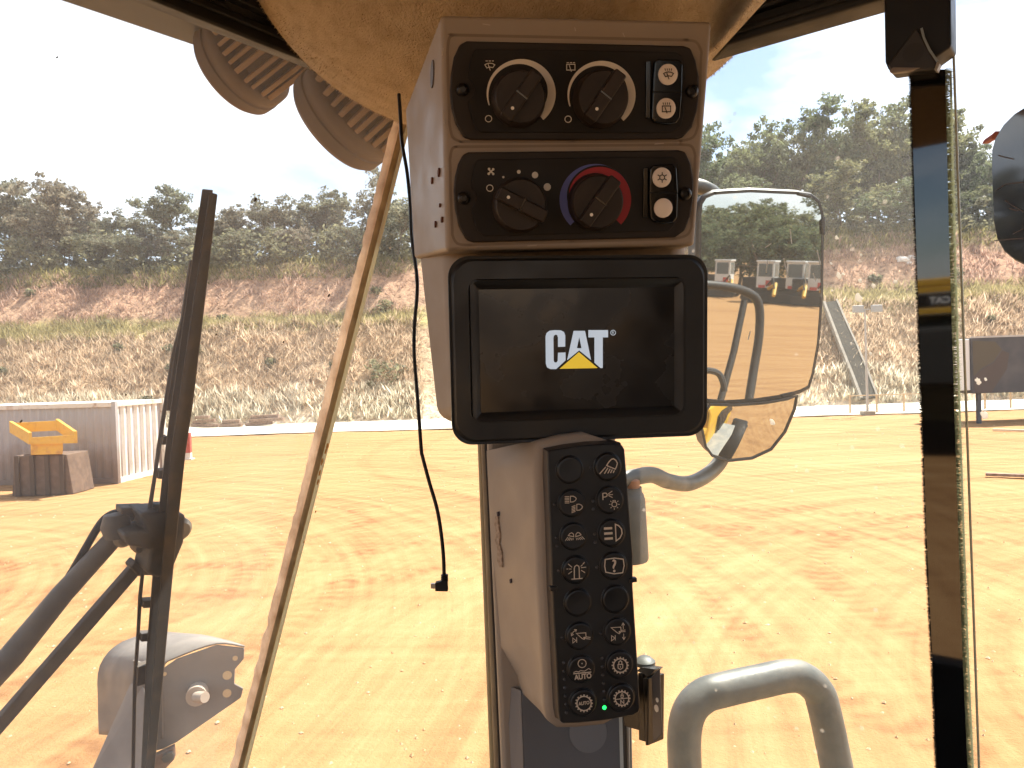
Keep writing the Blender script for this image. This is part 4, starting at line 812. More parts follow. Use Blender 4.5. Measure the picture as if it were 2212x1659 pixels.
for zf, pts in ((Z3, [(1223, 366), (901, 691), (1242, 660), (1245, 734), (917, 988), (922, 1060), (1258, 955), (1262, 1028), (937, 1281), (1277, 1250)]), (Z4, [(997, 467), (1348, 428), (1010, 697), (1013, 773), (1018, 850), (1021, 928), (1025, 1003), (1032, 1080), (1035, 1155), (1360, 657), (1364, 735), (1369, 810), (1374, 886), (1379, 961), (1382, 1037), (1384, 1109)])):
    for q in pts:
        on = q == (1384, 1109); cc = KPD.uv(*zf(*q), .0006); r = zlen(zf, KPD, q, 19 if on else 15); m_ = MB(); m_.lathe([(r, -.0002), (r * .9, .0004), (r * .5, .0008), (.0001, .0009)], (cc[0], cc[1], 0), (0, 0, 1), 14)
        o_ = obj('indicator_light', m_, pm('led_green', (.02, .5, .15), .4, emit=((.015, 1, .12), 1.1)) if on else ledm, key, smooth=True)
        if on: o_['label'] = 'lit green indicator light'
for zf, q in ((Z3, [(858, 1425), (925, 1415), (925, 1460), (862, 1466)]), (Z3, [(1565, 1352), (1632, 1342), (1634, 1382), (1568, 1390)])): obj('clip_tab', MB().prism(uvs(zf, q, KPD, .001), -.004, .0012), kb, key, bevel=.0006)

# tan moulded shroud behind the keypad and the grey lower panel
shroud = thing('pillar_shroud', 'tan moulded trim cover on the corner post holding the keypad', 'trim cover', KPD.M)
sh_back = []
KB = KPD.M.inverted()
for i, q in enumerate(kp):
    px, py = out_k[i]
    # flare to the left and down as it meets the post
    sidek = (q[0] - kc[0]); tgt = (P(1050 + .047 * (py - 955), py, .662) if (sidek < -.02 and py < 1500) else P(px - (90 if sidek < 0 else 8), py + (-70 if sidek < -.012 else -30) if py > 1500 else py, .655)); tl_ = KB @ tgt; sh_back.append((tl_.x, tl_.y, tl_.z))
g2 = [a if q[0] < kc[0] + .008 else b_ for a, b_, q in zip(growp(kp, .009), growp(kp, .001), kp)]; g3 = [a if q[0] < kc[0] + .008 else b_ for a, b_, q in zip(growp(kp, .008), growp(kp, .0008), kp)]; g4 = [a if q[0] < kc[0] + .008 else b_ for a, b_, q in zip(growp(kp, .0035), growp(kp, -.003), kp)]
midr = [tuple(lerp(Vector((*g2[i], -.026)), Vector(sh_back[i]), .12)) for i in range(len(kp))]
m_ = MB(); m_.loft([sh_back, midr, r3(g2, -.020), r3(g3, -.012), r3(g4, -.0105)]); obj('shroud_shell', m_, tan, shroud, smooth=True, sharp=75)
lp = [P(*q, .648) for q in (Z4(498, 930), Z4(545, 930), Z4(700, 1085), Z4(880, 1235), Z4(1530, 1235), Z4(1545, 1900), Z4(540, 1900), Z4(515, 1300))]
LPL = Plane(P(*Z4(620, 1000), .640), P(*Z4(1530, 1000), .648), P(*Z4(640, 1659), .628))
lower = thing('lower_post_panel', 'grey plastic panel with a round plug on the post below the keypad', 'panel', LPL.M)
m_ = MB(); m_.prism(uvs(Z4, [(618, 950), (1528, 950), (1548, 1900), (650, 1900)], LPL), -.006, .001); obj('panel_face', m_, dkgrey, lower, bevel=.0015)
q4 = uvs(Z4, [(618, 950), (650, 1900)], LPL, .001); e4 = uvs(Z4, [(492, 905), (540, 1900)], LPL, -.010)
m_ = MB(); m_.add([(*q4[0], .001), (*q4[1], .001), (*e4[1], -.012), (*e4[0], -.012)], [(0, 3, 2, 1)]); obj('panel_return', m_, pm('grey_plastic_side', (.13, .125, .128), .5), lower)
cc = LPL.uv(*Z4(1235, 1335), .002); m_ = MB(); m_.lathe([(zlen(Z4, LPL, (1235, 1335), 172), 0), (zlen(Z4, LPL, (1235, 1335), 170), .0012), (.0001, .0014)], (cc[0], cc[1], .0008), (0, 0, 1), 40); obj('round_plug', m_, pm('plug_grey', (.15, .15, .157), .5), lower, smooth=True, sharp=30)
q4 = uvs(Z4, [(1528, 1150), (1548, 1900)], LPL, .001); m_ = MB(); m_.ribbon(q4, .003, .0015); obj('lit_edge_strip', m_, pm('edge_pale', (.45, .46, .42), .4), lower)  # pale colour stands in for sunlight along the panel edge
# scuffs on the trim
scm = pm('scuff', (.24, .17, .115), .9, var=(300, (.36, .27, .2), .4, .6)); bkm = pm('ink_spot', (.03, .02, .03), .8)
_ge = KPD.M @ Vector((*g2[-3], -.026)); PILP = Plane(P(1050 + .047 * 195, 1150, .662), _ge, P(1050 + .047 * 400, 1355, .662))
def scuff(zpts, mat, nm, h=.0012):
    m_ = MB(); m_.prism(uvs(Z3, zpts, PILP, h), -.002, h, PILP); obj(nm, m_, mat, shroud, world=True)
scuff([(372, 800), (392, 790), (398, 860), (412, 960), (405, 1040), (428, 1120), (432, 1250), (412, 1250), (385, 1180), (392, 1090), (365, 1000), (378, 930), (362, 870)], scm, 'scuff_mark'); scuff([(384, 760), (396, 755), (398, 790), (388, 800)], bkm, 'dark_spot', .0014); scuff([(498, 1358), (508, 1352), (511, 1385), (501, 1393)], bkm, 'dark_spot')

# black clip bracket beside the keypad
bkt = thing('clip_bracket', 'small black metal channel bracket fixed beside the keypad bottom', 'bracket', loc=P(1395, 1600, .60))
BR = Plane(P(1350, 1440, .615), P(1430, 1450, .585), P(1350, 1600, .612)); gl_ = pm('satin_black', (.012, .012, .012), .3)
obj('back_plate', MB().prism(uvs(R4, [(60, 1030), (235, 990), (235, 1210), (75, 1165)], BR), -.006, -.002, BR), gl_, bkt, world=True, bevel=.001)
obj('rear_channel', MB().prism(uvs(R4, [(228, 705), (272, 715), (296, 1280), (236, 1262)], BR), -.010, .004, BR), gl_, bkt, world=True, bevel=.001)
obj('front_channel', MB().prism(uvs(R4, [(300, 740), (345, 742), (340, 1300), (318, 1295)], BR), -.012, .008, BR), gl_, bkt, world=True, bevel=.001)
obj('outer_face', MB().prism(uvs(R4, [(325, 745), (392, 672), (412, 1218), (340, 1295)], BR, .008), .0082, .0095, BR), pm('satin_grey', (.10, .09, .085), .35), bkt, world=True, bevel=.0006)
obj('top_plate', MB().prism(uvs(R4, [(225, 690), (270, 655), (392, 672), (320, 745), (290, 705)], BR), -.004, .006, BR), pm('satin_top', (.05, .05, .05), .25), bkt, world=True, bevel=.0006)
m_ = MB(); c = BR.hit(*R4(262, 645), -.004); m_.lathe([(.0085, 0), (.0085, .003), (.005, .006), (.0001, .0065)], c, (0, 0, 1), 18); obj('bolt_head', m_, steel, bkt, world=True, smooth=True)
for (x, y, r) in ((363, 940, .0014), (357, 1010, .0022)):
    c = BR.uv(*R4(x, y), .0098); m_ = MB(); m_.prism([(c[0] + r * math.cos(a), c[1] + 1.3 * r * math.sin(a)) for a in [q * .7854 for q in range(8)]], .0094, .0099, BR); obj('slot_hole', m_, pm('slot_white', (.75, .7, .6), .6), bkt, world=True)

# hanging charger cable
cb = thing('charging_cable', 'thin black cable hanging from the headliner with a right-angle plug', 'cable', loc=P(960, 1250, .64))
pth = [R5(505, -60), R5(512, 40), R5(520, 170), R5(545, 320), R5(560, 480), R5(566, 620), R5(590, 800), R5(592, 900), R5(580, 1040), R5(578, 1180), R5(590, 1340), R5(602, 1500), R5(612, 1640), R6(1018, 150), R6(1050, 270), R6(1085, 390), R6(1105, 500), R6(1118, 620), R6(1122, 725)]
dp = [.69, .685, .68, .675, .67, .668, .665, .66, .66, .655, .655, .65, .65, .65, .648, .646, .645, .645, .645]
m_ = MB(); m_.tube(spline([P(*p_, d) for p_, d in zip(pth, dp)], 6), .00165, 8); obj('cord', m_, black, cb, world=True, smooth=True)
for k_ in range(4): m_ = MB(); p_ = P(*R6(1124, 722 + 9 * k_), .645); m_.lathe([(.0030, -.0007), (.0034, 0), (.0030, .0007)], p_, (0, 0, 1), 12); obj('strain_relief', m_, black, cb, world=True)
PL2 = P3((*R6(1080, 750), .645), (*R6(1142, 750), .645), (*R6(1080, 800), .645))
obj('plug_body', MB().prism(uvs(R6, [(1112, 742), (1138, 742), (1142, 797), (1080, 796), (1079, 755), (1105, 750)], PL2), -.0035, .0035, PL2), black, cb, world=True, bevel=.0008)
obj('plug_tip', MB().prism(uvs(R6, [(1057, 762), (1080, 762), (1080, 786), (1057, 786)], PL2), -.0014, .0014, PL2), pm('plug_metal', (.55, .55, .55), .3, metal=1), cb, world=True, bevel=.0003)

# ------------------------------------------------------------------ door glass band, latch, round window patch
band = thing('window_slide_strip', 'glossy black vertical strip with brush seals on the door glass', 'window strip', DOOR.M)
bl_ = [(1966, 150), (1978, 500), (1992, 900), (2003, 1200), (2014, 1430), (2026, 1700)]; brr_ = [(2042, 150), (2050, 500), (2062, 900), (2072, 1200), (2080, 1430), (2092, 1700)]
m_ = MB(); LL = [DOOR.uv(*q, .004) for q in bl_]; RR = [DOOR.uv(*q, .004) for q in brr_]
m_.add([(x, y, .004) for x, y in LL] + [(x, y, .004) for x, y in RR] + [(x, y, -.004) for x, y in LL] + [(x, y, -.004) for x, y in RR], [(i, i + 1, 6 + i + 1, 6 + i) for i in range(5)] + [(12 + i, 18 + i, 18 + i + 1, 12 + i + 1) for i in range(5)] + [(i, 12 + i, 12 + i + 1, i + 1) for i in range(5)] + [(6 + i, 6 + i + 1, 18 + i + 1, 18 + i) for i in range(5)])
obj('strip_face', m_, pm('black_mirror_glass', (.003, .003, .0035), .03, spec=.75, coat=.6), band)
def fringe(name, edge, sgn, n, ln, mat):
    V = []
    for _ in range(n):
        t_ = random.random() * (len(edge) - 1); i = int(t_); f_ = t_ - i; x = lerp(edge[i][0], edge[i + 1][0], f_); y = lerp(edge[i][1], edge[i + 1][1], f_); l_ = ln * random.uniform(.4, 1.2); z = random.uniform(-.002, .0055)
        V.append(((x, y - .0003, z), (x, y + .0003, z), (x + sgn * l_, y + random.gauss(0, .0007), z + random.gauss(0, .0008))))
    o = fastmesh(name, V, 3, mat, band); o['kind'] = 'stuff'
br_dark = pm('brush_dark', (.012, .011, .009), .9); br_green = pm('brush_olive', (.10, .105, .06), .8, transl=((.35, .36, .2), .4))
fringe('brush_pile', LL, -1, 5000, .0022, br_dark); fringe('brush_fringe', RR, 1, 3600, .0050, br_green)
m_ = MB(); rr0 = [DOOR.uv(q[0] + 10, q[1], 0) for q in brr_]; m_.ribbon(rr0, .0015, -.003); obj('brush_backing', m_, pm('backing_olive', (.06, .062, .04), .9, transl=((.3, .32, .2), .3)), band)
m_ = MB(); m_.ribbon([DOOR.uv(1984 + .0352 * (y - 150), y, -.02) for y in (200, 1650)], .004, -.012); obj('channel_line', m_, blackrub, band)
# latch at the top of the strip
LT = Plane(DOOR.hit(1915, 60, .02), DOOR.hit(2050, 60, .02), DOOR.hit(1915, 150, .02)); lat = thing('window_latch', 'black angular plastic window latch at the top of the door glass', 'latch', LT.M)
obj('latch_body', MB().prism(uvs(Z8, [(1352, -120), (1765, -120), (1770, 300), (1680, 365), (1650, 420), (1500, 432), (1385, 450), (1362, 395)], LT), -.02, .006), black, lat, bevel=.002)
m_ = MB(); tri = uvs(Z8, [(1545, 165), (1680, 400), (1655, 425), (1390, 440), (1368, 400)], LT, .010); m_.prism(tri, .004, .010); obj('latch_wedge', m_, pm('latch_brown', (.02, .017, .016), .5), lat, bevel=.0015)
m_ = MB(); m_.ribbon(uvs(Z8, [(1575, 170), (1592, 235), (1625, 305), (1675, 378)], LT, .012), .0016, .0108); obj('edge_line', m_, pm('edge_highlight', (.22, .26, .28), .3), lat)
m_ = MB(); m_.disc(LT.uv(*Z8(1525, 325), .011), .007, .0104, 24); obj('round_boss', m_, pm('boss', (.016, .014, .013), .6), lat)
obj('latch_foot', MB().prism(uvs(Z8, [(1375, 440), (1400, 415), (1570, 418), (1490, 440), (1395, 452)], LT, .011), .006, .0112), pm('latch_foot', (.20, .16, .13), .5), lat, bevel=.0006)
obj('clip_tongue', MB().prism(uvs(Z8, [(1672, 380), (1692, 392), (1672, 438), (1655, 430)], LT, .012), .004, .012), pm('tongue', (.30, .27, .23), .4), lat, bevel=.0006)
# dark rounded patch on the second pane
RP = Plane(P(2140, 300, .47), P(2300, 300, .40), P(2140, 560, .47)); pat = thing('dark_window_handle', 'dark glossy rounded plate with scratches at the edge of the sliding window', 'window handle', RP.M)
out_p = [Z8(2215, 660), Z8(2150, 700), Z8(2080, 770), Z8(2030, 850), Z8(2008, 930), Z8(2006, 1050), Z8(2012, 1200), Z8(2020, 1380), Z8(2040, 1480), Z8(2085, 1560), Z8(2150, 1615), Z8(2220, 1650), (2420, 590), (2420, 200), (2300, 225)]
pl_p = [RP.uv(*q) for q in out_p]; obj('plate', MB().prism(pl_p, -.004, 0), pm('sky_tinted_gloss', (.012, .016, .032), .06, spec=.7), pat, bevel=.0015)  # navy base colour stands in for reflected sky
scr_m = pm('scratch', (.10, .08, .07), .7)
for pts in ([(2055, 962), (2090, 972), (2150, 985)], [(2095, 1240), (2140, 1270), (2212, 1310)], [(2120, 1290), (2180, 1305)], [(2030, 1490), (2212, 1475)], [(2145, 1450), (2212, 1415)], [(2040, 1180), (2100, 1140), (2212, 1128)]):
    m_ = MB(); m_.ribbon(uvs(Z8, pts, RP), .0006, .0003); obj('scratch_line', m_, scr_m, pat)
m_ = MB(); m_.prism(uvs(Z8, [(1962, 890), (1975, 865), (2025, 830), (2045, 812), (2015, 860)], RP), -.003, .001); obj('peeling_tip', m_, pm('peel_red', (.35, .09, .07), .6), pat)

# ------------------------------------------------------------------ roof work lamps
def worklamp(c, ax, r, label, roll_, top):
    T = thing('work_lamp', label, 'lamp', group='roof work lamps', loc=c); ax = ax.normalized(); a = (ZU - ax * ZU.dot(ax)).normalized(); b_ = ax.cross(a)
    m_ = MB(); m_.lathe([(.0001, .030), (r * .86, .030), (r * .93, .034), (r, .028), (r * 1.01, .012), (r * .985, .010), (r * .985, .004), (r * 1.0, .002), (r * .99, -.010), (r * .95, -.014), (r * .78, -.022), (r * .72, -.060), (r * .58, -.090), (r * .34, -.108), (.0001, -.112)], c, ax, 48); obj('housing', m_, lampm, T, world=True, smooth=True, sharp=35)
    d1 = a * math.cos(roll_) + b_ * math.sin(roll_); d2 = ax.cross(d1)
    for k_ in range(-4, 5):
        o_ = (k_ * .19 + random.uniform(-.03, .03)) * r; ch = math.sqrt(max(0, 1 - (o_ / r) ** 2)); m_ = MB(); rg = []
        for rr, h in ((.93, -.012), (.99, -.018), (.97, -.045), (.90, -.080), (.72, -.108), (.45, -.124)): rg.append((rr * ch * r, h))
        pts = [c + d1 * o_ + d2 * y + ax * h for y, h in rg] + [c + d1 * o_ - d2 * y + ax * h for y, h in reversed(rg)]
        n = len(pts); w_ = d1 * (r * random.uniform(.034, .055)); m_.add([p_ - w_ for p_ in pts] + [p_ + w_ for p_ in pts], [tuple(range(n)), tuple(range(2 * n - 1, n - 1, -1))] + [(i, n + i, n + (i + 1) % n, (i + 1) % n) for i in range(n)]); obj('cooling_fin', m_, finm, T, world=True, bevel=.001)
    q = c - ax * .03; m_ = MB(); m_.box((q + top) / 2 + a * .0, (.05, .012, (top - q).length + .03), (b_, ax, (top - q).normalized())); obj('mounting_bracket', m_, lampm, T, world=True, bevel=.003)
    m_ = MB(); m_.lathe([(.020, -.012), (.024, 0), (.020, .014), (.0001, .018)], c - ax * .118 + a * .02, -ax, 20); obj('cable_gland', m_, lampm, T, world=True, smooth=True)
    m_ = MB(); m_.box(c - ax * .105 + a * r * .50 + b_ * r * .1, (.045, .004, .03), (b_, ax, a)); obj('type_label', m_, pm('label_amber', (.42, .25, .08), .6, var=(60, (.25, .15, .07), .45, .6)), T, world=True)
    return T
lampm = pm('lamp_housing', (.075, .048, .030), .75, var=(14, (.12, .08, .05), .4, .7), bump=(250, .2, .001)); finm = pm('lamp_fin_dusty_lit', (.19, .125, .078), .85, var=(14, (.26, .18, .115), .4, .7), bump=(250, .2, .001))  # fins coloured paler than the housing so the grooves look shaded
worklamp(P(535, 130, 1.10), Vector((-.80, .42, -.30)), .072, 'dusty round finned work lamp under the roof visor, the higher of two', 2.35, P(560, 20, 1.10))
worklamp(P(760, 240, 1.00), Vector((-.74, .40, -.42)), .075, 'dusty round finned work lamp nearest the console, the lower of two', 2.35, P(770, 110, 1.02))

# ------------------------------------------------------------------ windscreen wiper
wip = thing('windscreen_wiper', 'long black windscreen wiper blade with twin arms outside the glass', 'wiper', loc=WIND.hit(330, 1250, -.05))
def W(zf, x, y, h=-.02): return WIND.hit(*zf(x, y), h)
rubm = pm('wiper_rubber', (.022, .016, .011), .55, var=(40, (.07, .04, .018), .5, .75))
def strip(name, L_, R_, h0, h1, mat, bev=.0012):
    m_ = MB(); n = len(L_); v = []
    for l_, r_ in zip(L_, R_):
        v += [WIND.hit(*l_, h0), WIND.hit(*r_, h0), WIND.hit(*r_, h1), WIND.hit(*l_, h1)]
    m_.loft([v[4 * i:4 * i + 4] for i in range(n)]); return obj(name, m_, mat, wip, world=True, bevel=bev)
strip('blade_rubber', [Z6(1085, 165), Z6(1008, 690), Z6(928, 1230), Z7(900, 0), Z7(860, 500), Z7(810, 1100), Z7(765, 1700)], [Z6(1128, 178), Z6(1068, 690), Z6(1005, 1230), Z7(978, 0), Z7(925, 500), Z7(868, 1100), Z7(812, 1700)], -.006, -.022, rubm)
strip('blade_carrier', [Z6(1048, 150), Z6(983, 600), Z6(923, 1020), Z6(868, 1400), Z7(868, 0), Z7(815, 500), Z7(775, 1000), Z7(740, 1700)], [Z6(1105, 155), Z6(1040, 600), Z6(980, 1020), Z6(925, 1400), Z7(925, 0), Z7(880, 500), Z7(830, 1000), Z7(785, 1700)], -.020, -.032, dusty)
strip('carrier_edge', [Z6(980, 520), Z6(935, 820), Z6(888, 1000), Z6(850, 1240), Z6(812, 1480), Z7(808, 100), Z7(782, 260), Z7(770, 380)], [Z6(1000, 525), Z6(952, 825), Z6(910, 1005), Z6(872, 1240), Z6(838, 1480), Z7(830, 100), Z7(806, 260), Z7(800, 380)], -.032, -.040, pm('carrier_grey', (.16, .15, .14), .5))
strip('carrier_web', [Z6(985, 520), Z6(940, 820), Z6(905, 1000), Z6(868, 1250), Z6(860, 1300)], [Z6(1005, 520), Z6(962, 820), Z6(936, 1000), Z6(900, 1250), Z6(893, 1300)], -.028, -.033, dusty)
strip('lower_carrier_edge', [Z7(745, 600), Z7(728, 750), Z7(718, 950), Z7(700, 1200), Z7(690, 1700)], [Z7(765, 600), Z7(750, 750), Z7(738, 950), Z7(722, 1200), Z7(712, 1700)], -.032, -.040, dusty)
for q in ([Z7(828, 84), Z7(880, 84), Z7(876, 130), Z7(822, 128)], [Z7(800, 262), Z7(870, 262), Z7(862, 300), Z7(795, 300)], [Z7(748, 770), Z7(815, 765), Z7(812, 805), Z7(745, 808)], [Z7(738, 945), Z7(800, 940), Z7(795, 980), Z7(735, 985)], [Z6(835, 1430), Z6(868, 1430), Z6(862, 1470), Z6(830, 1472)], [Z7(755, 600), Z7(820, 600), Z7(818, 635), Z7(750, 635)], [Z7(718, 1120), Z7(790, 1100), Z7(780, 1200), Z7(712, 1220)]):
    m_ = MB(); m_.prism([WIND.uv(*p_, -.033) for p_ in q], -.039, -.028, WIND); obj('carrier_link', m_, dusty, wip, world=True, bevel=.001)
# hub casting between blade and arms
m_ = MB(); m_.prism([WIND.uv(*Z7(*p_), -.035) for p_ in [(700, 290), (860, 280), (945, 300), (935, 440), (870, 600), (790, 630), (735, 600), (760, 480), (640, 460), (612, 400), (655, 385), (740, 380)]], -.052, -.018, WIND); obj('arm_hub', m_, pm('hub_grey', (.05, .045, .042), .6, var=(20, (.11, .095, .08), .4, .7)), wip, world=True, bevel=.004)
m_ = MB(); m_.prism([WIND.uv(*Z7(*p_), -.04) for p_ in [(640, 290), (770, 285), (800, 320), (720, 330), (700, 370), (685, 330), (640, 325)]], -.056, -.04, WIND); obj('spray_nozzle', m_, dusty, wip, world=True, bevel=.002)
for x, y, r in ((728, 470, .010), (640, 430, .012), (935, 390, .014), (712, 480, .006)): m_ = MB(); m_.lathe([(r, 0), (r, .008), (r * .7, .012), (.0001, .0125)], WIND.hit(*Z7(x, y), -.05), WIND.n, 16); obj('pivot_bolt', m_, pm('bolt_dusty', (.22, .20, .17), .5, metal=.5), wip, world=True, smooth=True)
m_ = MB(); m_.tube([W(Z7, 640, 400, -.05), W(Z7, 560, 490, -.055), W(Z7, 330, 740, -.06), W(Z7, 60, 1070, -.065), W(Z7, -150, 1290, -.07)], [.010, .0105, .0115, .013, .014], 14); obj('main_arm', m_, pm('arm_dusty', (.10, .088, .078), .6, var=(30, (.17, .145, .12), .4, .7)), wip, world=True, smooth=True)
m_ = MB(); m_.lathe([(.0001, -.016), (.012, -.013), (.016, 0), (.012, .013), (.0001, .016)], W(Z7, 612, 385, -.05), (0, 0, 1), 20); obj('arm_knuckle', m_, MATS['arm_dusty'], wip, world=True, smooth=True)
m_ = MB(); q0, q1 = W(Z7, 725, 590, -.045), W(Z7, -120, 1560, -.065); dd = (q1 - q0).normalized(); m_.box((q0 + q1) / 2, ((q1 - q0).length, .016, .009), (dd, WIND.n.cross(dd).normalized(), WIND.n)); obj('parallel_arm', m_, MATS['arm_dusty'], wip, world=True, bevel=.002)
m_ = MB(); m_.prism([WIND.uv(*Z7(*p_), -.044) for p_ in [(670, 590), (700, 555), (755, 600), (720, 640)]], -.052, -.036, WIND); obj('arm_socket', m_, dusty, wip, world=True, bevel=.002)
m_ = MB(); m_.tube(spline([W(Z7, 650, 310, -.06), W(Z7, 590, 320, -.062), W(Z7, 530, 370, -.064), W(Z7, 440, 520, -.066), W(Z7, 370, 640, -.070), W(Z7, 300, 740, -.070), W(Z7, 150, 920, -.07), W(Z7, -60, 1140, -.07)], 6), .0042, 8); obj('washer_hose', m_, blackrub, wip, world=True, smooth=True)

# ------------------------------------------------------------------ wing mirror
mir = thing('wing_mirror', 'tall wing mirror on grey tube arm outside the door window', 'mirror', MIRROR.M)
chrome = pm('mirror_glass', (.52, .53, .52), .015, metal=1.0); 
out_m = [R1(160, 260), R1(165, 210), R1(185, 178), R1(230, 158), R1(400, 148), R1(620, 158), R1(690, 170), R1(728, 200), R1(745, 260), R1(746, 360), R1(742, 650), R1(725, 880), R1(700, 1020), R1(680, 1085), R1(640, 1105), R1(560, 1128), R1(420, 1148), R1(250, 1158), R1(188, 1150), R1(168, 900), R1(158, 500)]
mp_ = [MIRROR.uv(*q) for q in out_m]; mfr = pm('mirror_housing', (.018, .017, .016), .5)
obj('mirror_glass', MB().prism(mp_, -.004, 0), chrome, mir)
m_ = MB(); m_.ribbon(mp_, .005, .0006, True); m_.loft([r3(growp(mp_, .0025), .0005), r3(growp(mp_, .006), -.004), r3(growp(mp_, .002), -.035), r3(growp(mp_, -.03), -.055)], cap=False); m_.f.append(tuple(range(len(m_.v) - 1, len(m_.v) - 1 - len(mp_), -1))); obj('mirror_shell', m_, mfr, mir, smooth=True, sharp=40)
for q in ([(228, 152), (300, 146), (302, 158), (232, 166)], [(625, 155), (685, 170), (690, 182), (628, 168)], [(735, 290), (752, 270), (752, 360), (738, 350)], [(190, 1142), (280, 1150), (280, 1164), (190, 1158)], [(545, 1122), (610, 1108), (612, 1124), (550, 1136)]): obj('retaining_clip', MB().prism(uvs(R1, q, MIRROR), .001, .004), mfr, mir, bevel=.001)
# convex lower mirror
LM = Plane(MIRROR.pt(0, 0, 0), MIRROR.pt(1, 0, 0), MIRROR.pt(0, -1, 0))
low_o = [R1(190, 1166), R1(300, 1168), R1(440, 1158), R1(560, 1140), R1(608, 1126), R1(600, 1190), R1(560, 1300), R1(500, 1385), R1(410, 1428), R1(300, 1440), R1(220, 1415), R1(185, 1370), R1(160, 1280), R1(165, 1210)]
lo = [MIRROR.uv(*q) for q in low_o]; lc = (sum(q[0] for q in lo) / len(lo), sum(q[1] for q in lo) / len(lo)); m_ = MB(); rings = []
RC = .55
for k_ in range(13):
    s_ = 1 - k_ / 12; ring = []
    for x, y in lo:
        X, Y = lc[0] + (x - lc[0]) * s_, lc[1] + (y - lc[1]) * s_; d2_ = (X - lc[0]) ** 2 + (Y - lc[1]) ** 2; ring.append((X, Y, .012 - d2_ / (2 * RC) + (Y - lc[1]) * .16))
    rings.append(ring)
m_.loft(rings, cap=False); obj('wide_angle_glass', m_, chrome, mir, smooth=True, sharp=180)
rim = [(q[0], q[1], q[2] + .0005) for q in rings[0]]; m_ = MB(); m_.tube(rim + [rim[0]], .0026, 6); obj('lower_rim', m_, mfr, mir, smooth=True)
m_ = MB(); m_.loft([[(x, y, z - .001) for x, y, z in rings[0]], [(lc[0] + (x - lc[0]) * .9, lc[1] + (y - lc[1]) * .9, -.04) for x, y in lo]]); obj('lower_shell', m_, mfr, mir, smooth=True)
for pts in ([R1(470, 420), R1(500, 400)], [R1(590, 330), R1(598, 400)], [R1(700, 540), R1(715, 580)], [R1(475, 540), R1(485, 480)], [R1(660, 540), R1(668, 600)], [R1(400, 820), R1(390, 860)], [R1(720, 430), R1(735, 500)], [R1(560, 470), R1(580, 560)]):
    m_ = MB(); m_.ribbon([MIRROR.uv(*q) for q in pts], .0012, .0008); obj('dust_streak', m_, spl, mir)
arm = thing('mirror_arm', 'bent grey steel tube arm carrying the wing mirror', 'bracket', loc=P(1375, 1210, 1.22))
m_ = MB(); m_.tube(spline([P(1330, 1040, 1.18), P(1375, 1030, 1.2), P(1410, 1026, 1.22), P(1445, 1040, 1.26), P(1490, 1044, 1.30), P(1535, 1020, 1.34), P(1562, 985, 1.36), P(1578, 930, 1.37)], 6), .0135, 14); obj('lower_tube', m_, steel, arm, world=True, smooth=True)
m_ = MB(); m_.tube(spline([P(1470, 410, 1.36), P(1500, 402, 1.37), P(1525, 408, 1.38), P(1545, 425, 1.40), P(1552, 470, 1.41), P(1556, 640, 1.41)], 6), .014, 14); obj('upper_tube', m_, steel, arm, world=True, smooth=True)
m_ = MB(); m_.lathe([(.026, 0), (.028, .004), (.028, .10), (.026, .108), (.0235, .112), (.0235, .120), (.0001, .121)], P(1364, 1212, 1.2), (-.03, 0, 1), 28); obj('hinge_barrel', m_, pm('barrel_grey', (.12, .125, .115), .6, var=(20, (.17, .17, .15), .4, .7)), arm, world=True, smooth=True, sharp=35)
m_ = MB(); m_.lathe([(.012, 0), (.012, .018), (.008, .022), (.0001, .022)], P(1366, 1062, 1.19), (0, 0, 1), 18); obj('hinge_pin', m_, pm('rusty_copper', (.36, .20, .12), .6), arm, world=True, smooth=True)
# grab rail outside the door
rail = thing('grab_rail', 'bent grey galvanised grab rail outside the door glass', 'handrail', loc=P(1475, 1800, .95))
m_ = MB(); m_.tube(spline([P(1480, 1900, .95), P(1480, 1700, .95), P(1478, 1590, .95), P(1490, 1535, .95), P(1520, 1503, .955), P(1560, 1490, .96), P(1640, 1472, .98), P(1700, 1460, .995), P(1735, 1465, 1.0), P(1765, 1490, 1.005), P(1780, 1530, 1.005), P(1810, 1670, 1.0), P(1850, 1860, .99)], 8), [.0215] * 97, 20); obj('rail_tube', m_, steel, rail, world=True, smooth=True)
# rear platform rail that shows in the mirror
def mref(px, py, dist): h, d = mirror_ray(px, py); return h + d * dist
darkrail = pm('dark_rail', (.045, .043, .04), .5)
rr2 = thing('platform_rail', 'bent tube handrail of the machine showing in the wing mirror', 'handrail', loc=mref(1560, 860, 1.5))
m_ = MB(); m_.tube(spline([mref(1480, 612, 1.5), mref(1560, 618, 1.55), mref(1610, 630, 1.6), mref(1638, 655, 1.62), mref(1640, 720, 1.62), mref(1628, 800, 1.6), mref(1612, 900, 1.55)], 6), .017, 10); obj('rail_tube', m_, darkrail, rr2, world=True, smooth=True)
m_ = MB(); m_.tube([mref(1608, 650, 1.6), mref(1585, 760, 1.55), mref(1555, 870, 1.5), mref(1540, 950, 1.45)], .013, 10); obj('brace_tube', m_, darkrail, rr2, world=True, smooth=True)
m_ = MB(); m_.tube(spline([mref(1500, 798, 1.3), mref(1545, 803, 1.3), mref(1560, 820, 1.3), mref(1565, 845, 1.3)], 4), .011, 8); obj('small_tube', m_, darkrail, rr2, world=True, smooth=True)
hood = thing('engine_hood', 'yellow engine hood with a black stripe showing in the lower mirror', 'hood', loc=cabp(.9, 2.6, 0))
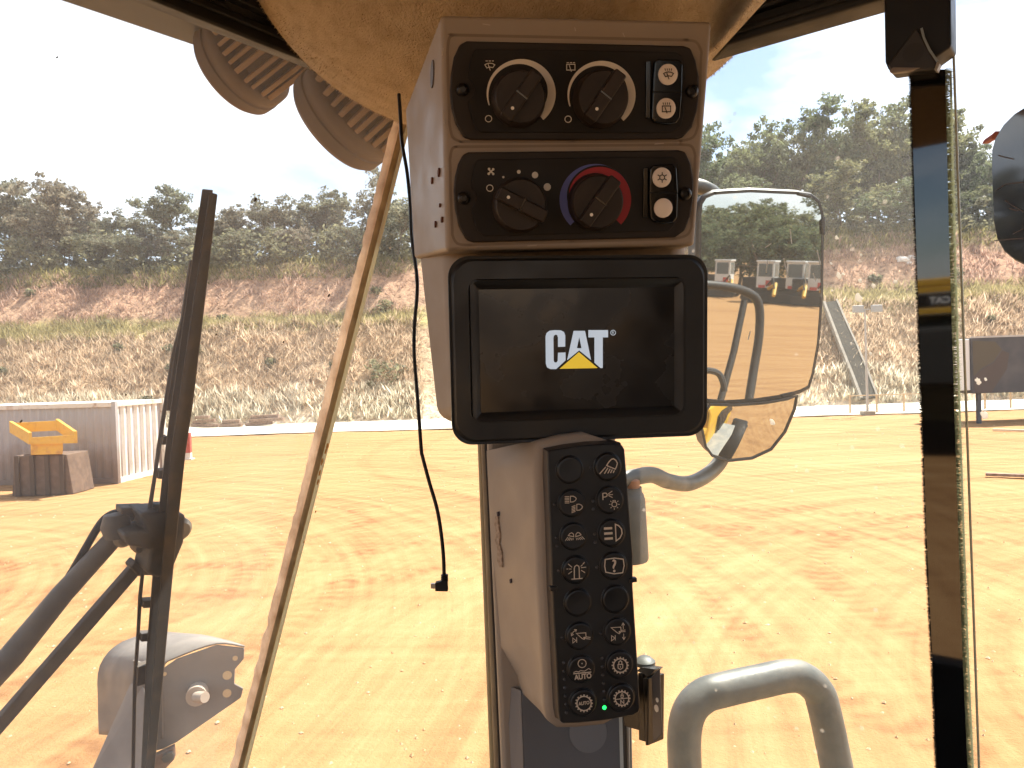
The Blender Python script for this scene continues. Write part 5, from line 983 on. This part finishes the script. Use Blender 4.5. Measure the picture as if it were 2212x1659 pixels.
m_ = MB(); m_.hexa([cabp(.1, 2.45, 1.2), cabp(1.7, 2.45, 1.2), cabp(1.7, 5.0, 1.2), cabp(.1, 5.0, 1.2), cabp(.2, 2.45, 2.35), cabp(1.6, 2.45, 2.35), cabp(1.6, 5.0, 2.1), cabp(.2, 5.0, 2.1)]); obj('hood_shell', m_, yellow, hood, world=True, bevel=.05, seg=3)
m_ = MB(); m_.hexa([cabp(.05, 2.9, 1.7), cabp(.12, 2.9, 1.7), cabp(.12, 4.6, 1.7), cabp(.05, 4.6, 1.7), cabp(.12, 2.9, 2.0), cabp(.16, 2.9, 2.0), cabp(.16, 4.6, 1.9), cabp(.12, 4.6, 1.9)]); obj('side_stripe', m_, black, hood, world=True)
m_ = MB(); m_.hexa([cabp(-.25, .9, 1.55), cabp(.2, .9, 1.55), cabp(.2, 3.4, 1.55), cabp(-.25, 3.4, 1.55), cabp(-.25, .9, 1.62), cabp(.2, .9, 1.62), cabp(.2, 3.4, 1.62), cabp(-.25, 3.4, 1.62)]); obj('side_platform', m_, pm('platform_grey', (.28, .28, .26), .7, var=(6, (.4, .38, .32), .4, .7)), hood, world=True, bevel=.01)
m_ = MB(); m_.hexa([cabp(.2, .3, 1.0), cabp(1.6, .3, 1.0), cabp(1.6, 2.45, 1.0), cabp(.2, 2.45, 1.0), cabp(.2, .3, 1.94), cabp(1.6, .3, 1.94), cabp(1.6, 2.45, 1.94), cabp(.2, 2.45, 1.94)]); obj('cab_base', m_, yellow, hood, world=True)
for a_, b0 in ((-.35, 1.0), (1.75, 1.0), (-.35, 4.0), (1.75, 4.0)):
    m_ = MB(); c = cabp(a_, b0, .75); m_.lathe([(.35, -.25), (.70, -.25), (.75, -.18), (.75, .18), (.70, .25), (.35, .25)], c, E1, 32); obj('wheel', m_, blackrub, hood, world=True, smooth=True)

# ------------------------------------------------------------------ steel guard box on the front frame
gb = thing('lamp_guard', 'bent grey steel guard box on a post outside the windscreen', 'guard', loc=P(330, 1700, 2.3))
GB = P3((*Z7(860, 1150), 2.25), (*Z7(1290, 1010), 2.31), (*Z7(860, 1540), 2.25)); gbm = pm('guard_grey', (.175, .15, .13), .65, var=(6, (.26, .225, .19), .4, .7), bump=(60, .15, .002))
side = [(700, 1090), (860, 1135), (930, 1085), (1140, 1012), (1288, 1028), (1285, 1085), (1238, 1140), (1235, 1215), (1282, 1240), (1270, 1290), (930, 1525), (860, 1560), (700, 1600)]
obj('side_plate', MB().prism([GB.uv(*Z7(*q)) for q in side], -.008, 0, GB), gbm, gb, world=True, bevel=.003)
# rounded top and left end: sheet bent over the plate
dpt = Vector(E1) * .30 + Vector((0, .10, 0)); 
tp = [GB.hit(*Z7(*q)) for q in ((1288, 1024), (1140, 1008), (930, 1081), (865, 1130), (862, 1300), (862, 1500))]
lf = [P(*Z7(*q), d) for q, d in (((1150, 1005), 2.62), ((880, 950), 2.60), ((650, 1000), 2.52), ((535, 1120), 2.44), ((525, 1300), 2.42), ((530, 1478), 2.42))]
def refine(a):
    return spline(a, 4)
ta, la = refine(tp), refine(lf); m_ = MB(); n = len(ta); m_.v = [tuple(p_) for p_ in ta] + [tuple(lerp(ta[i], la[i], .5) + Vector((0, 0, .01 if i < 12 else 0))) for i in range(n)] + [tuple(p_) for p_ in la]
m_.f = [(r_ * n + i, r_ * n + i + 1, (r_ + 1) * n + i + 1, (r_ + 1) * n + i) for r_ in range(2) for i in range(n - 1)]; o_ = obj('bent_cover', m_, gbm, gb, world=True, smooth=True, sharp=60); q_ = o_.modifiers.new('thick', 'SOLIDIFY'); q_.thickness = .006
m_ = MB(); c = GB.hit(*Z7(1045, 1255)); m_.tube([c, c + GB.n * .04], .030, 18); m_.tube([c + GB.n * .039 , c + GB.n * .07 + GB.u * .03], .016, 14); obj('pivot_pin', m_, pm('pin_tan', (.40, .32, .25), .6), gb, world=True, smooth=True, sharp=40)
for x, y, r in ((1240, 1080, .008), (1198, 1170, .014), (1197, 1265, .013), (868, 1163, .006)): m_ = MB(); c = GB.hit(*Z7(x, y)); m_.prism([(GB.uv(*Z7(x, y))[0] + r * math.cos(a), GB.uv(*Z7(x, y))[1] + r * math.sin(a)) for a in [q * .5236 for q in range(12)]], -.012, .0006, GB); obj('bolt_hole', m_, pm('hole_light', (.62, .45, .25), .9), gb, world=True)
m_ = MB(); m_.loft([[P(*Z7(*q), d) for q, d in (((690, 1210), 2.3), ((760, 1230), 2.22), ((760, 1230), 2.35), ((690, 1210), 2.4))], [P(*Z7(*q), d) for q, d in (((480, 1680), 2.2), ((800, 1680), 2.1), ((800, 1680), 2.3), ((480, 1680), 2.35))], [P(*Z7(*q), d) for q, d in (((350, 2000), 2.15), ((780, 2000), 2.05), ((780, 2000), 2.3), ((350, 2000), 2.35))], [P(*Z7(*q), d) for q, d in (((100, 2900), 2.1), ((740, 2900), 1.95), ((740, 2900), 2.25), ((100, 2900), 2.3))]]); obj('support_post', m_, gbm, gb, world=True, bevel=.006)
m_ = MB(); m_.prism([GB.uv(*Z7(*q)) for q in [(820, 1575), (925, 1525), (928, 1590), (880, 1640), (830, 1680), (818, 1680)]], .002, .03, GB); obj('lower_bracket', m_, pm('bracket_rust', (.22, .15, .11), .8, var=(30, (.30, .22, .17), .4, .6)), gb, world=True, bevel=.003)
for x, y in ((898, 1590), (880, 1600)): m_ = MB(); c = GB.hit(*Z7(x, y), .032); m_.tube([c, c + GB.n * .012], .013, 6); obj('hex_bolt', m_, steel, gb, world=True)

# ------------------------------------------------------------------ yard objects
# shipping container
yw = rad(-7); cx_ = Vector((math.cos(yw), math.sin(yw), 0)); cy_ = Vector((-math.sin(yw), math.cos(yw), 0)); cz_ = ZU
NC = Vector(((246 - 1106) / F * 23.4, 23.4, 0)); ct = thing('shipping_container', 'long corrugated grey shipping container with a sunlit white end', 'container', loc=NC)
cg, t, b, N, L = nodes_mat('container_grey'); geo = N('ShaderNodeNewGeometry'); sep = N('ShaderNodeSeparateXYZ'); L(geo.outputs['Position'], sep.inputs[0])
low_brown = math_n(N, L, 'ADD', sep.outputs[2], math_n(N, L, 'MULTIPLY', noise_n(N, L, geo.outputs['Position'], 1.4, 6, .65), 1.6)); mr = ramp(N, [(.10, (.15, .10, .075)), (.42, (.22, .165, .135)), (.62, (.34, .315, .315)), (1.0, (.40, .385, .385))])  # container side browner towards the bottom, edge broken by noise
L(math_n(N, L, 'DIVIDE', low_brown, 3.6), mr.inputs[0]); L(mr.outputs[0], b.inputs['Base Color']); b.inputs['Roughness'].default_value = .7; cw = pm('container_white', (.74, .72, .66), .55, var=(3, (.60, .54, .45), .5, .8))
CH, CW, CLn = 2.59, 2.55, 6.06
def C(x, y, z): return NC + cx_ * x + cy_ * y + cz_ * z
def corrug(name, x0, y0, dx, dy, length, out_, mat, z0=.16, z1=2.48, pitch=.28, dep=.036):
    m_ = MB(); n = int(length / pitch); pts = []
    for i in range(n):
        for f_, o_ in ((.0, 0), (.25, 0), (.5, dep), (.75, dep)): s_ = (i + f_) * pitch + (length - n * pitch) / 2; pts.append((s_, -o_))
    rows = [[C(x0 + dx * s_ + out_[0] * o_, y0 + dy * s_ + out_[1] * o_, z) for s_, o_ in pts] for z in (z0, z1)]
    m_.v = [tuple(p_) for r_ in rows for p_ in r_]; k_ = len(pts); m_.f = [(i, i + 1, k_ + i + 1, k_ + i) for i in range(k_ - 1)]; o = obj(name, m_, mat, ct, world=True); return o
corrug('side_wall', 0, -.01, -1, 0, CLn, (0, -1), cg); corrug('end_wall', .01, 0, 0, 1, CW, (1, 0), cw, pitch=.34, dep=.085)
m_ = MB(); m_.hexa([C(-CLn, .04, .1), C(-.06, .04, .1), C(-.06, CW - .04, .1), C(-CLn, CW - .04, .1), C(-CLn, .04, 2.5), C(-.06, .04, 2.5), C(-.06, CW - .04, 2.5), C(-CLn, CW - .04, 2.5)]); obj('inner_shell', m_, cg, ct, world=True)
rustw = pm('rail_pale', (.66, .60, .52), .6, var=(4, (.36, .22, .14), .55, .75))
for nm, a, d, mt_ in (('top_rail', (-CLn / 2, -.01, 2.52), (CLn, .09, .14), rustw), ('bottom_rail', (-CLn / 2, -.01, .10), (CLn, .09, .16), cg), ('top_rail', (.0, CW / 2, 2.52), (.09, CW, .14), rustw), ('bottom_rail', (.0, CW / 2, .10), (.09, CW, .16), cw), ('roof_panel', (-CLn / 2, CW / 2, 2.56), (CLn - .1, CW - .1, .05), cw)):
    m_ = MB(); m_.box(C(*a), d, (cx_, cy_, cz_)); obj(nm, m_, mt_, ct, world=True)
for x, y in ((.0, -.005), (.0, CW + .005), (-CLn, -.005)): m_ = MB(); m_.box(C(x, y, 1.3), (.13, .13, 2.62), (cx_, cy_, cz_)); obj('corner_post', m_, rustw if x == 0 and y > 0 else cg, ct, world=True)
# yellow steel hopper in front of it
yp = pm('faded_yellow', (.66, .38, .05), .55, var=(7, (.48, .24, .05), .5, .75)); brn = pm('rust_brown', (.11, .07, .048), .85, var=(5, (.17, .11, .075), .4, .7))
HD = 21.3; dbrn = pm('dark_rust', (.07, .045, .03), .85)
hop = thing('steel_hopper', 'yellow steel hopper tray on a brown ribbed skip before the container', 'hopper', loc=Vector(((90 - 1106) / F * HD, HD, 0)))
def Hq(zx, zy, d): return P(*Z6(zx, zy), d)
m_ = MB(); fr0 = [Hq(150, 1440, HD), Hq(385, 1425, HD), Hq(382, 1468, HD), Hq(152, 1475, HD)]; bk0 = [Hq(55, 1408, HD + 1.1), Hq(275, 1390, HD + 1.1)]
m_.add(fr0 + [p_ + Vector((0, .08, 0)) for p_ in fr0], [(3, 2, 1, 0), (4, 5, 6, 7), (0, 1, 5, 4), (1, 2, 6, 5), (2, 3, 7, 6), (3, 0, 4, 7)]); obj('front_lip', m_, yp, hop, world=True)
def slab(a, b_, dz, th, nm, mat, wdt=Vector((0, .1, 0))):
    m_ = MB(); m_.hexa([a, b_, b_ + wdt, a + wdt, a + Vector((0, 0, dz)), b_ + Vector((0, 0, dz)), b_ + wdt + Vector((0, 0, dz)), a + wdt + Vector((0, 0, dz))]); obj(nm, m_, mat, hop, world=True)
slab(Hq(150, 1475, HD), Hq(50, 1412, HD + 1.2), .34, 0, 'tray_side', yp, Vector((.10, 0, 0))); slab(Hq(385, 1468, HD), Hq(290, 1400, HD + 1.2), .34, 0, 'tray_side', yp, Vector((.10, 0, 0))); slab(Hq(50, 1415, HD + 1.2), Hq(290, 1403, HD + 1.2), .30, 0, 'tray_back', yp)
m_ = MB(); m_.hexa([Hq(160, 1530, HD + .1), Hq(325, 1525, HD + .1), Hq(325, 1525, HD + .8), Hq(160, 1530, HD + .8), Hq(158, 1472, HD + .1), Hq(327, 1468, HD + .1), Hq(327, 1468, HD + .8), Hq(158, 1472, HD + .8)]); obj('chute_box', m_, yp, hop, world=True, bevel=.02)
a = Hq(70, 1535, HD + .2); c = Hq(345, 1528, HD + .2); zb = a.z
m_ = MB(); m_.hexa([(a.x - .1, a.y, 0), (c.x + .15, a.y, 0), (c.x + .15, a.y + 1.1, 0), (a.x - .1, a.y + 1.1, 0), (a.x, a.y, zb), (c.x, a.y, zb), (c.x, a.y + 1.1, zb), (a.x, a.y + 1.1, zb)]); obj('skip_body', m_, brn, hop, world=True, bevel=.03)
for f_ in (.08, .36, .64, .92): m_ = MB(); m_.box((a.x + (c.x - a.x) * f_, a.y - .03, zb / 2), (.12, .10, zb)); obj('rib', m_, dbrn, hop, world=True)
# red barrel pieces at the right of the container
RD = 30.0
rbp = P(*Z7(1000, 50), RD); rb = thing('red_barrier', 'small faded red and white barrier beyond the container end', 'barrier', loc=(rbp.x, rbp.y, 0))
redm = pm('faded_red', (.45, .10, .08), .7); whm = pm('faded_white', (.7, .66, .6), .7)
for k_ in range(4): m_ = MB(); m_.box((rbp.x - .1, rbp.y, .14 + .27 * k_), (.36, .18, .262)); obj('barrier_band', m_, redm if k_ % 2 or k_ == 2 else whm, rb, world=True, bevel=.01)
m_ = MB(); m_.box((rbp.x - .1, rbp.y, .02), (.5, .34, .05)); obj('barrier_foot', m_, whm, rb, world=True)
# stacked beams at the toe of the slope
wood = pm('old_timber', (.20, .13, .09), .9, var=(6, (.32, .22, .16), .4, .7))
for i, (px0, px1, y_, z_) in enumerate(((412, 470, 48.6, .15), (415, 462, 48.7, .42), (420, 450, 48.6, .69), (472, 520, 48.4, .12), (478, 515, 48.5, .36), (528, 585, 48.8, .13), (535, 612, 48.7, .38), (540, 600, 48.9, .6))):
    a, c = (px0 - 1106) / F * y_, (px1 - 1106) / F * y_; m_ = MB(); m_.box((0, 0, 0), (c - a, .35, .22)); o = obj('timber_beam', m_, wood, bevel=.02); o.location = ((a + c) / 2, y_, z_ + .06); o.rotation_euler = (0, random.gauss(0, .03), random.gauss(0, .05)); tag(o, f'old brown beam lying at the slope toe beside the wiper, {ORD[i]} of eight', 'beam', 'beams stacked at the slope toe')
# concrete drain chute on the slope
conc = pm('drain_concrete', (.30, .27, .22), .85, var=(2, (.22, .19, .15), .4, .7)); dk = pm('drain_dark', (.028, .026, .02), .95, var=(3, (.05, .045, .032), .4, .7))
dr = thing('drain_chute', 'dark concrete drain chute with pale edges running down the slope', 'drain', loc=slope_pt((1850 - 1106) / F * 50.5, 50.5))
def slope_hit(px, py):
    r = ray(px, py); d = 49.0
    while d < 80:
        p_ = CAM + r * d
        if p_.z < slope_pt(p_.x, p_.y).z + .1: return p_
        d += .1
    return p_
Lp = [slope_hit(*R1(x, y)) for x, y in ((748, 690), (790, 800), (835, 920), (880, 1030), (925, 1150))]; Rp = [slope_hit(*R1(x, y)) for x, y in ((808, 680), (860, 800), (905, 900), (955, 1020), (1000, 1140))]
def ribbon3(nm, A_, B2, up_, mat):
    m_ = MB(); rings = [[a + Vector((0, -.0, 0)), b_, b_ + Vector((0, -.25, up_)), a + Vector((0, -.25, up_))] for a, b_ in zip(A_, B2)]; m_.loft(rings); obj(nm, m_, mat, dr, world=True)
ribbon3('channel', Lp, Rp, .12, dk)
ribbon3('kerb', [l_ - Vector((.10, 0, 0)) for l_ in Lp], [l_ + Vector((.08, 0, 0)) for l_ in Lp], .22, conc); ribbon3('kerb', [l_ - Vector((.07, 0, 0)) for l_ in Rp], [l_ + Vector((.07, 0, 0)) for l_ in Rp], .2, conc)
# flood light pole
fp = P(*R1(962, 1228), 41.5); fp.z = 0; tpz = P(*R1(948, 715), 41.5)
fl_ = thing('floodlight_pole', 'slim grey pole with two floodlights at the foot of the slope', 'light pole', loc=fp)
m_ = MB(); m_.tube([fp, (fp + tpz) / 2, tpz], [.075, .06, .045], 10); obj('pole', m_, pm('pole_grey', (.42, .40, .37), .5, metal=.3), fl_, world=True, smooth=True)
m_ = MB(); m_.box(tpz + Vector((.15, 0, 0)), (1.1, .07, .07)); obj('crossarm', m_, MATS['pole_grey'], fl_, world=True)
for dx in (-.42, .62): m_ = MB(); m_.box(tpz + Vector((dx, -.1, .02)), (.58, .22, .40)); obj('floodlight', m_, pm('flood_pale', (.34, .36, .36), .4), fl_, world=True, bevel=.03)
m_ = MB(); m_.box((fp.x, fp.y, .1), (.6, .6, .25)); obj('pole_base', m_, conc, fl_, world=True)
# post-and-rail fence
fencem = pm('fence_tan', (.46, .33, .20), .8)
fe = thing('rail_fence', 'low tan post and rail fence along the pale road', 'fence', loc=P(1880, 895, 41)); fe_xs = np.arange((1835 - 1106) / F * 42.5, (2330 - 1106) / F * 42.5, 1.55)
for x in fe_xs: m_ = MB(); m_.box((x, 42.5 + .2 * hv(x, 0, 0, .4), .55), (.08, .08, 1.10)); obj('post', m_, fencem, fe, world=True)
for x0, x1 in zip(fe_xs, fe_xs[1:]): m_ = MB(); m_.tube([(x0, 42.45 + .2 * hv(x0, 0, 0, .4), 1.06), (x1, 42.45 + .2 * hv(x1, 0, 0, .4), 1.06)], .035, 6); obj('rail', m_, fencem, fe, world=True)
# raised site box on legs
SD = 34.0
sb_ = thing('raised_site_box', 'dark grey box on legs with a white end beside the road', 'site box', loc=P(2150, 900, SD)); dg_ = pm('site_dark', (.05, .05, .055), .7, var=(1.2, (.085, .08, .08), .4, .7)); 
a = P(*R2(665, 705), SD); b_ = P(*R2(665, 1020), SD); wd_ = 7.5; h_ = a.z - b_.z
m_ = MB(); m_.box((a.x + wd_ / 2, SD + 1.2, (a.z + b_.z) / 2), (wd_, 2.4, h_)); obj('dark_side', m_, dg_, sb_, world=True, bevel=.03)
m_ = MB(); m_.box((a.x - .32, SD + 1.25, (a.z + b_.z) / 2 + .05), (.62, 2.3, h_ - .2)); obj('white_end', m_, pm('site_white', (.70, .71, .68), .6), sb_, world=True, bevel=.03)
m_ = MB(); q = [P(*R2(*p_), SD) for p_ in ((672, 720), (800, 725), (838, 770), (790, 840), (720, 880), (680, 925))]; m_.add([(p_.x, SD - .012, p_.z) for p_ in q], [tuple(range(6))]); obj('rust_patch', m_, pm('rust_ochre', (.085, .07, .045), .8), sb_, world=True)
m_ = MB(); q = [P(*R2(*p_), SD) for p_ in ((680, 930), (722, 884), (792, 844), (840, 775), (880, 790), (868, 880), (780, 1015), (690, 1018))]; m_.add([(p_.x, SD - .015, p_.z) for p_ in q], [tuple(range(8))]); obj('rust_patch', m_, pm('rust_brown2', (.075, .057, .048), .8), sb_, world=True)
for x in (a.x + .4, a.x + 4.4, a.x + 7.1):
    for y in (SD + .2, SD + 2.2): m_ = MB(); m_.box((x, y, b_.z / 2), (.16, .16, b_.z)); obj('leg', m_, dg_, sb_, world=True)
for x in (a.x - .55, a.x - .2): m_ = MB(); m_.box((x, SD + 1.2, b_.z / 2 + .05), (.1, .1, b_.z)); obj('end_leg', m_, MATS['pole_grey'], sb_, world=True)
m_ = MB(); m_.box((a.x + wd_ / 2, SD + .02, a.z + .03), (wd_, .1, .08)); obj('top_rim', m_, MATS['pole_grey'], sb_, world=True)
# pale rubble on the upper slope and long plank on the yard
for i, (px, py, sx_) in enumerate(((1948, 562, .85), (1966, 558, .7), (1958, 570, .6))):
    c = slope_hit(px, py); m_ = MB(); m_.lathe([(.0001, -.5), (.62, -.32), (.8, .0), (.55, .33), (.0001, .45)], (0, 0, 0), (.2, .1, 1), 7); m_.v = [(x + .22 * hv(x, y, z, 2.1 + i), y + .2 * hv(y, z, x, 2), z + .15 * hv(z, x, y, 2.3)) for x, y, z in m_.v]; o = obj('pale_boulder', m_, pm('boulder_white', (.72, .69, .64), .9, var=(3, (.5, .45, .4), .4, .7))); o.location = c; o.scale = (sx_, sx_, sx_ * .8); tag(o, ('largest', 'middle', 'smallest')[i] + ' pale boulder high on the slope beside the window strip', 'boulder', 'pale boulders on the slope')
for i, (x0, y0, x1, y1) in enumerate(((790, 1232, 965, 1238), (748, 1490, 965, 1502))):
    def gh(p): r = ray(*p); d = -CAM.z / r.z; return CAM + r * d
    a, c = gh(R2(x0, y0)), gh(R2(x1 + 250, y1 + 6)); m_ = MB(); dd = (c - a).normalized(); m_.box((0, 0, 0), ((c - a).length, .16, .07), (dd, ZU.cross(dd), ZU)); o = obj('ground_plank', m_, pm('plank_pale', (.62, .5, .34), .85) if i == 0 else wood); o.location = (a + c) / 2 + Vector((0, 0, .07)); tag(o, ('pale sunlit' if i == 0 else 'dark brown') + ' plank lying on the dirt yard beyond the door glass', 'plank')

# ------------------------------------------------------------------ parked machines seen in the wing mirror
wcab = pm('cab_white', (.66, .66, .64), .5, var=(3, (.55, .52, .47), .5, .8)); wgl = pm('cab_glass_dark', (.10, .13, .14), .1); trk = pm('track_black', (.03, .028, .025), .8); rdm = pm('cab_red', (.5, .05, .04), .5)
def parked(base, yaw, label, first=None):
    T = thing('parked_drill_rig', label, 'machine', Matrix.Translation(base) @ Matrix.Rotation(yaw, 4, 'Z'), 'machines parked in a row behind the loader')
    if first:
        for c in first.children:
            q = c.copy(); COL.objects.link(q); q.parent = T
            for g in c.children: w2 = g.copy(); COL.objects.link(w2); w2.parent = q
        return T
    B = lambda nm, c, d, mt_, par=T, bv=.03: obj(nm, MB().box(c, d), mt_, par, bevel=bv)
    cabb = B('cab', (0, 0, 2.1), (1.25, 1.3, 1.9), wcab); B('roof', (0, 0, 3.1), (1.4, 1.45, .14), wcab)
    B('window', (0, -.655, 2.45), (1.0, .03, .95), wgl, cabb); B('window', (.63, 0, 2.45), (.03, 1.0, .95), wgl, cabb); B('window', (-.63, 0, 2.45), (.03, 1.0, .95), wgl, cabb); B('red_panel', (-.3, -.66, 1.5), (.45, .03, .4), rdm, cabb)
    B('engine_deck', (1.25, .3, 1.5), (1.1, 1.3, .8), trk); B('red_stripe', (.2, -.66, 1.25), (.5, .03, .22), rdm, T, .005)
    for sx_ in (-.75, 1.0):
        tk = obj('track', MB().prism([(-1.5, .35), (-1.25, .05), (1.25, .05), (1.5, .35), (1.35, .75), (-1.35, .75)], -.25, .25), trk, T, bevel=.05); tk.rotation_euler = (rad(90), 0, 0); tk.location = (.3, -.5 if sx_ < 0 else .9, 0)
    B('frame', (.2, .2, .9), (1.9, 1.5, .35), trk)
    bm_ = obj('boom', MB().tube([(-.4, -.9, 1.1), (-1.2, -2.0, 1.5), (-1.4, -3.0, .7)], .13, 8), yellow, T); obj('hose_bundle', MB().tube([(-.2, -.8, 1.3), (-.9, -1.6, 1.9), (-1.3, -2.6, 1.2)], .06, 6), trk, T)
    return T
LB = ['leftmost white cabbed machine parked in the mirror view', 'white cabbed machine second from the left in the mirror view', 'white cabbed machine third from the left in the mirror view', 'rightmost white cabbed machine at the mirror rim']
f0 = None
for (px, py), lb in zip(((1562, 642), (1654, 654), (1718, 658), (1766, 662)), LB):
    g = mirror_ground(px, py); back = math.atan2(g.y, g.x); o = parked(Vector((g.x, g.y, 0)), back + rad(90) + rad(180) + rad(15), lb, f0); f0 = f0 or o

# ------------------------------------------------------------------ second loader, seen mirrored in the black window strip
_h = DOOR.hit(2030, 648, .004); _d = reflect(ray(2030, 648).normalized(), DOOR.n); vc = _h + _d * 16.0
fw_ = Vector((-_d.x, -_d.y, 0)).normalized(); rt_ = ZU.cross(fw_).normalized()
l2 = thing('parked_loader', 'yellow wheel loader with white lettering mirrored in the black window strip', 'loader', Matrix((rt_, -fw_, ZU)).transposed().to_4x4()); Ml = l2.matrix_world.copy(); Ml.translation = Vector((vc.x, vc.y, 0)); Ml = Ml @ Matrix.Scale(1.6, 4); l2.matrix_world = Ml; WORLD[l2.name] = Ml.copy()
zc = vc.z / 1.6
B2 = lambda nm, c, d, mt_, bv=.02: obj(nm, MB().box(c, d), mt_, l2, bevel=bv)
vz = B2('visor', (0, .2, zc), (2.0, .36, .17), black, .01); B2('visor_band', (0, .19, zc + .13), (2.02, .38, .07), yellow, .01); B2('visor_band', (0, .19, zc - .13), (2.02, .38, .07), yellow, .01); B2('cab_roof_panel', (0, .9, zc + .22), (2.1, 1.8, .1), yellow)
tm = text_mesh('CAT', .085, pm('visor_white', (.8, .8, .8), .6), 'lettering', vz, (0, 0), 0, 0, .03); tm.rotation_euler = (rad(90), 0, 0); tm.location = (0, .018, zc)
B2('cab_glass', (0, 1.0, zc - .85), (1.7, 1.5, 1.35), pm('loader_glass', (.03, .045, .03), .08)); B2('cab_lower', (0, 1.0, zc - 1.75), (1.7, 1.5, .5), black)
for x in (-.9, .9): B2('cab_post', (x, .3, zc - .85), (.1, .12, 1.4), black, .01)
B2('front_frame', (0, .9, 1.3), (1.3, 2.6, .7), trk, .06)
for x in (-1.15, 1.15):
    for y in (-.9, 2.4): obj('wheel', MB().lathe([(.3, -.28), (.74, -.28), (.8, -.2), (.8, .2), (.74, .28), (.3, .28)], (x, y, .8), (1, 0, 0), 28), blackrub, l2, smooth=True)


# ------------------------------------------------------------------ thin haze volume, added to imitate the washed-out glare veil
hm = bpy.data.materials.new('glare_haze'); hm.use_nodes = True; t = hm.node_tree; t.nodes.clear(); ho = t.nodes.new('ShaderNodeOutputMaterial'); pv = t.nodes.new('ShaderNodeVolumePrincipled')
pv.inputs['Color'].default_value = (.97, .95, .92, 1); pv.inputs['Density'].default_value = .0006; pv.inputs['Anisotropy'].default_value = .35; t.links.new(pv.outputs[0], ho.inputs['Volume'])
hb = obj('haze', MB().box((0, 20, 17), (420, 260, 37)), hm); hb['kind'] = 'stuff'; hb['label'] = 'thin haze added over the yard to veil the distance'; hb['category'] = 'haze'
scn.cycles.volume_bounces = 0; scn.cycles.volume_step_rate = 6
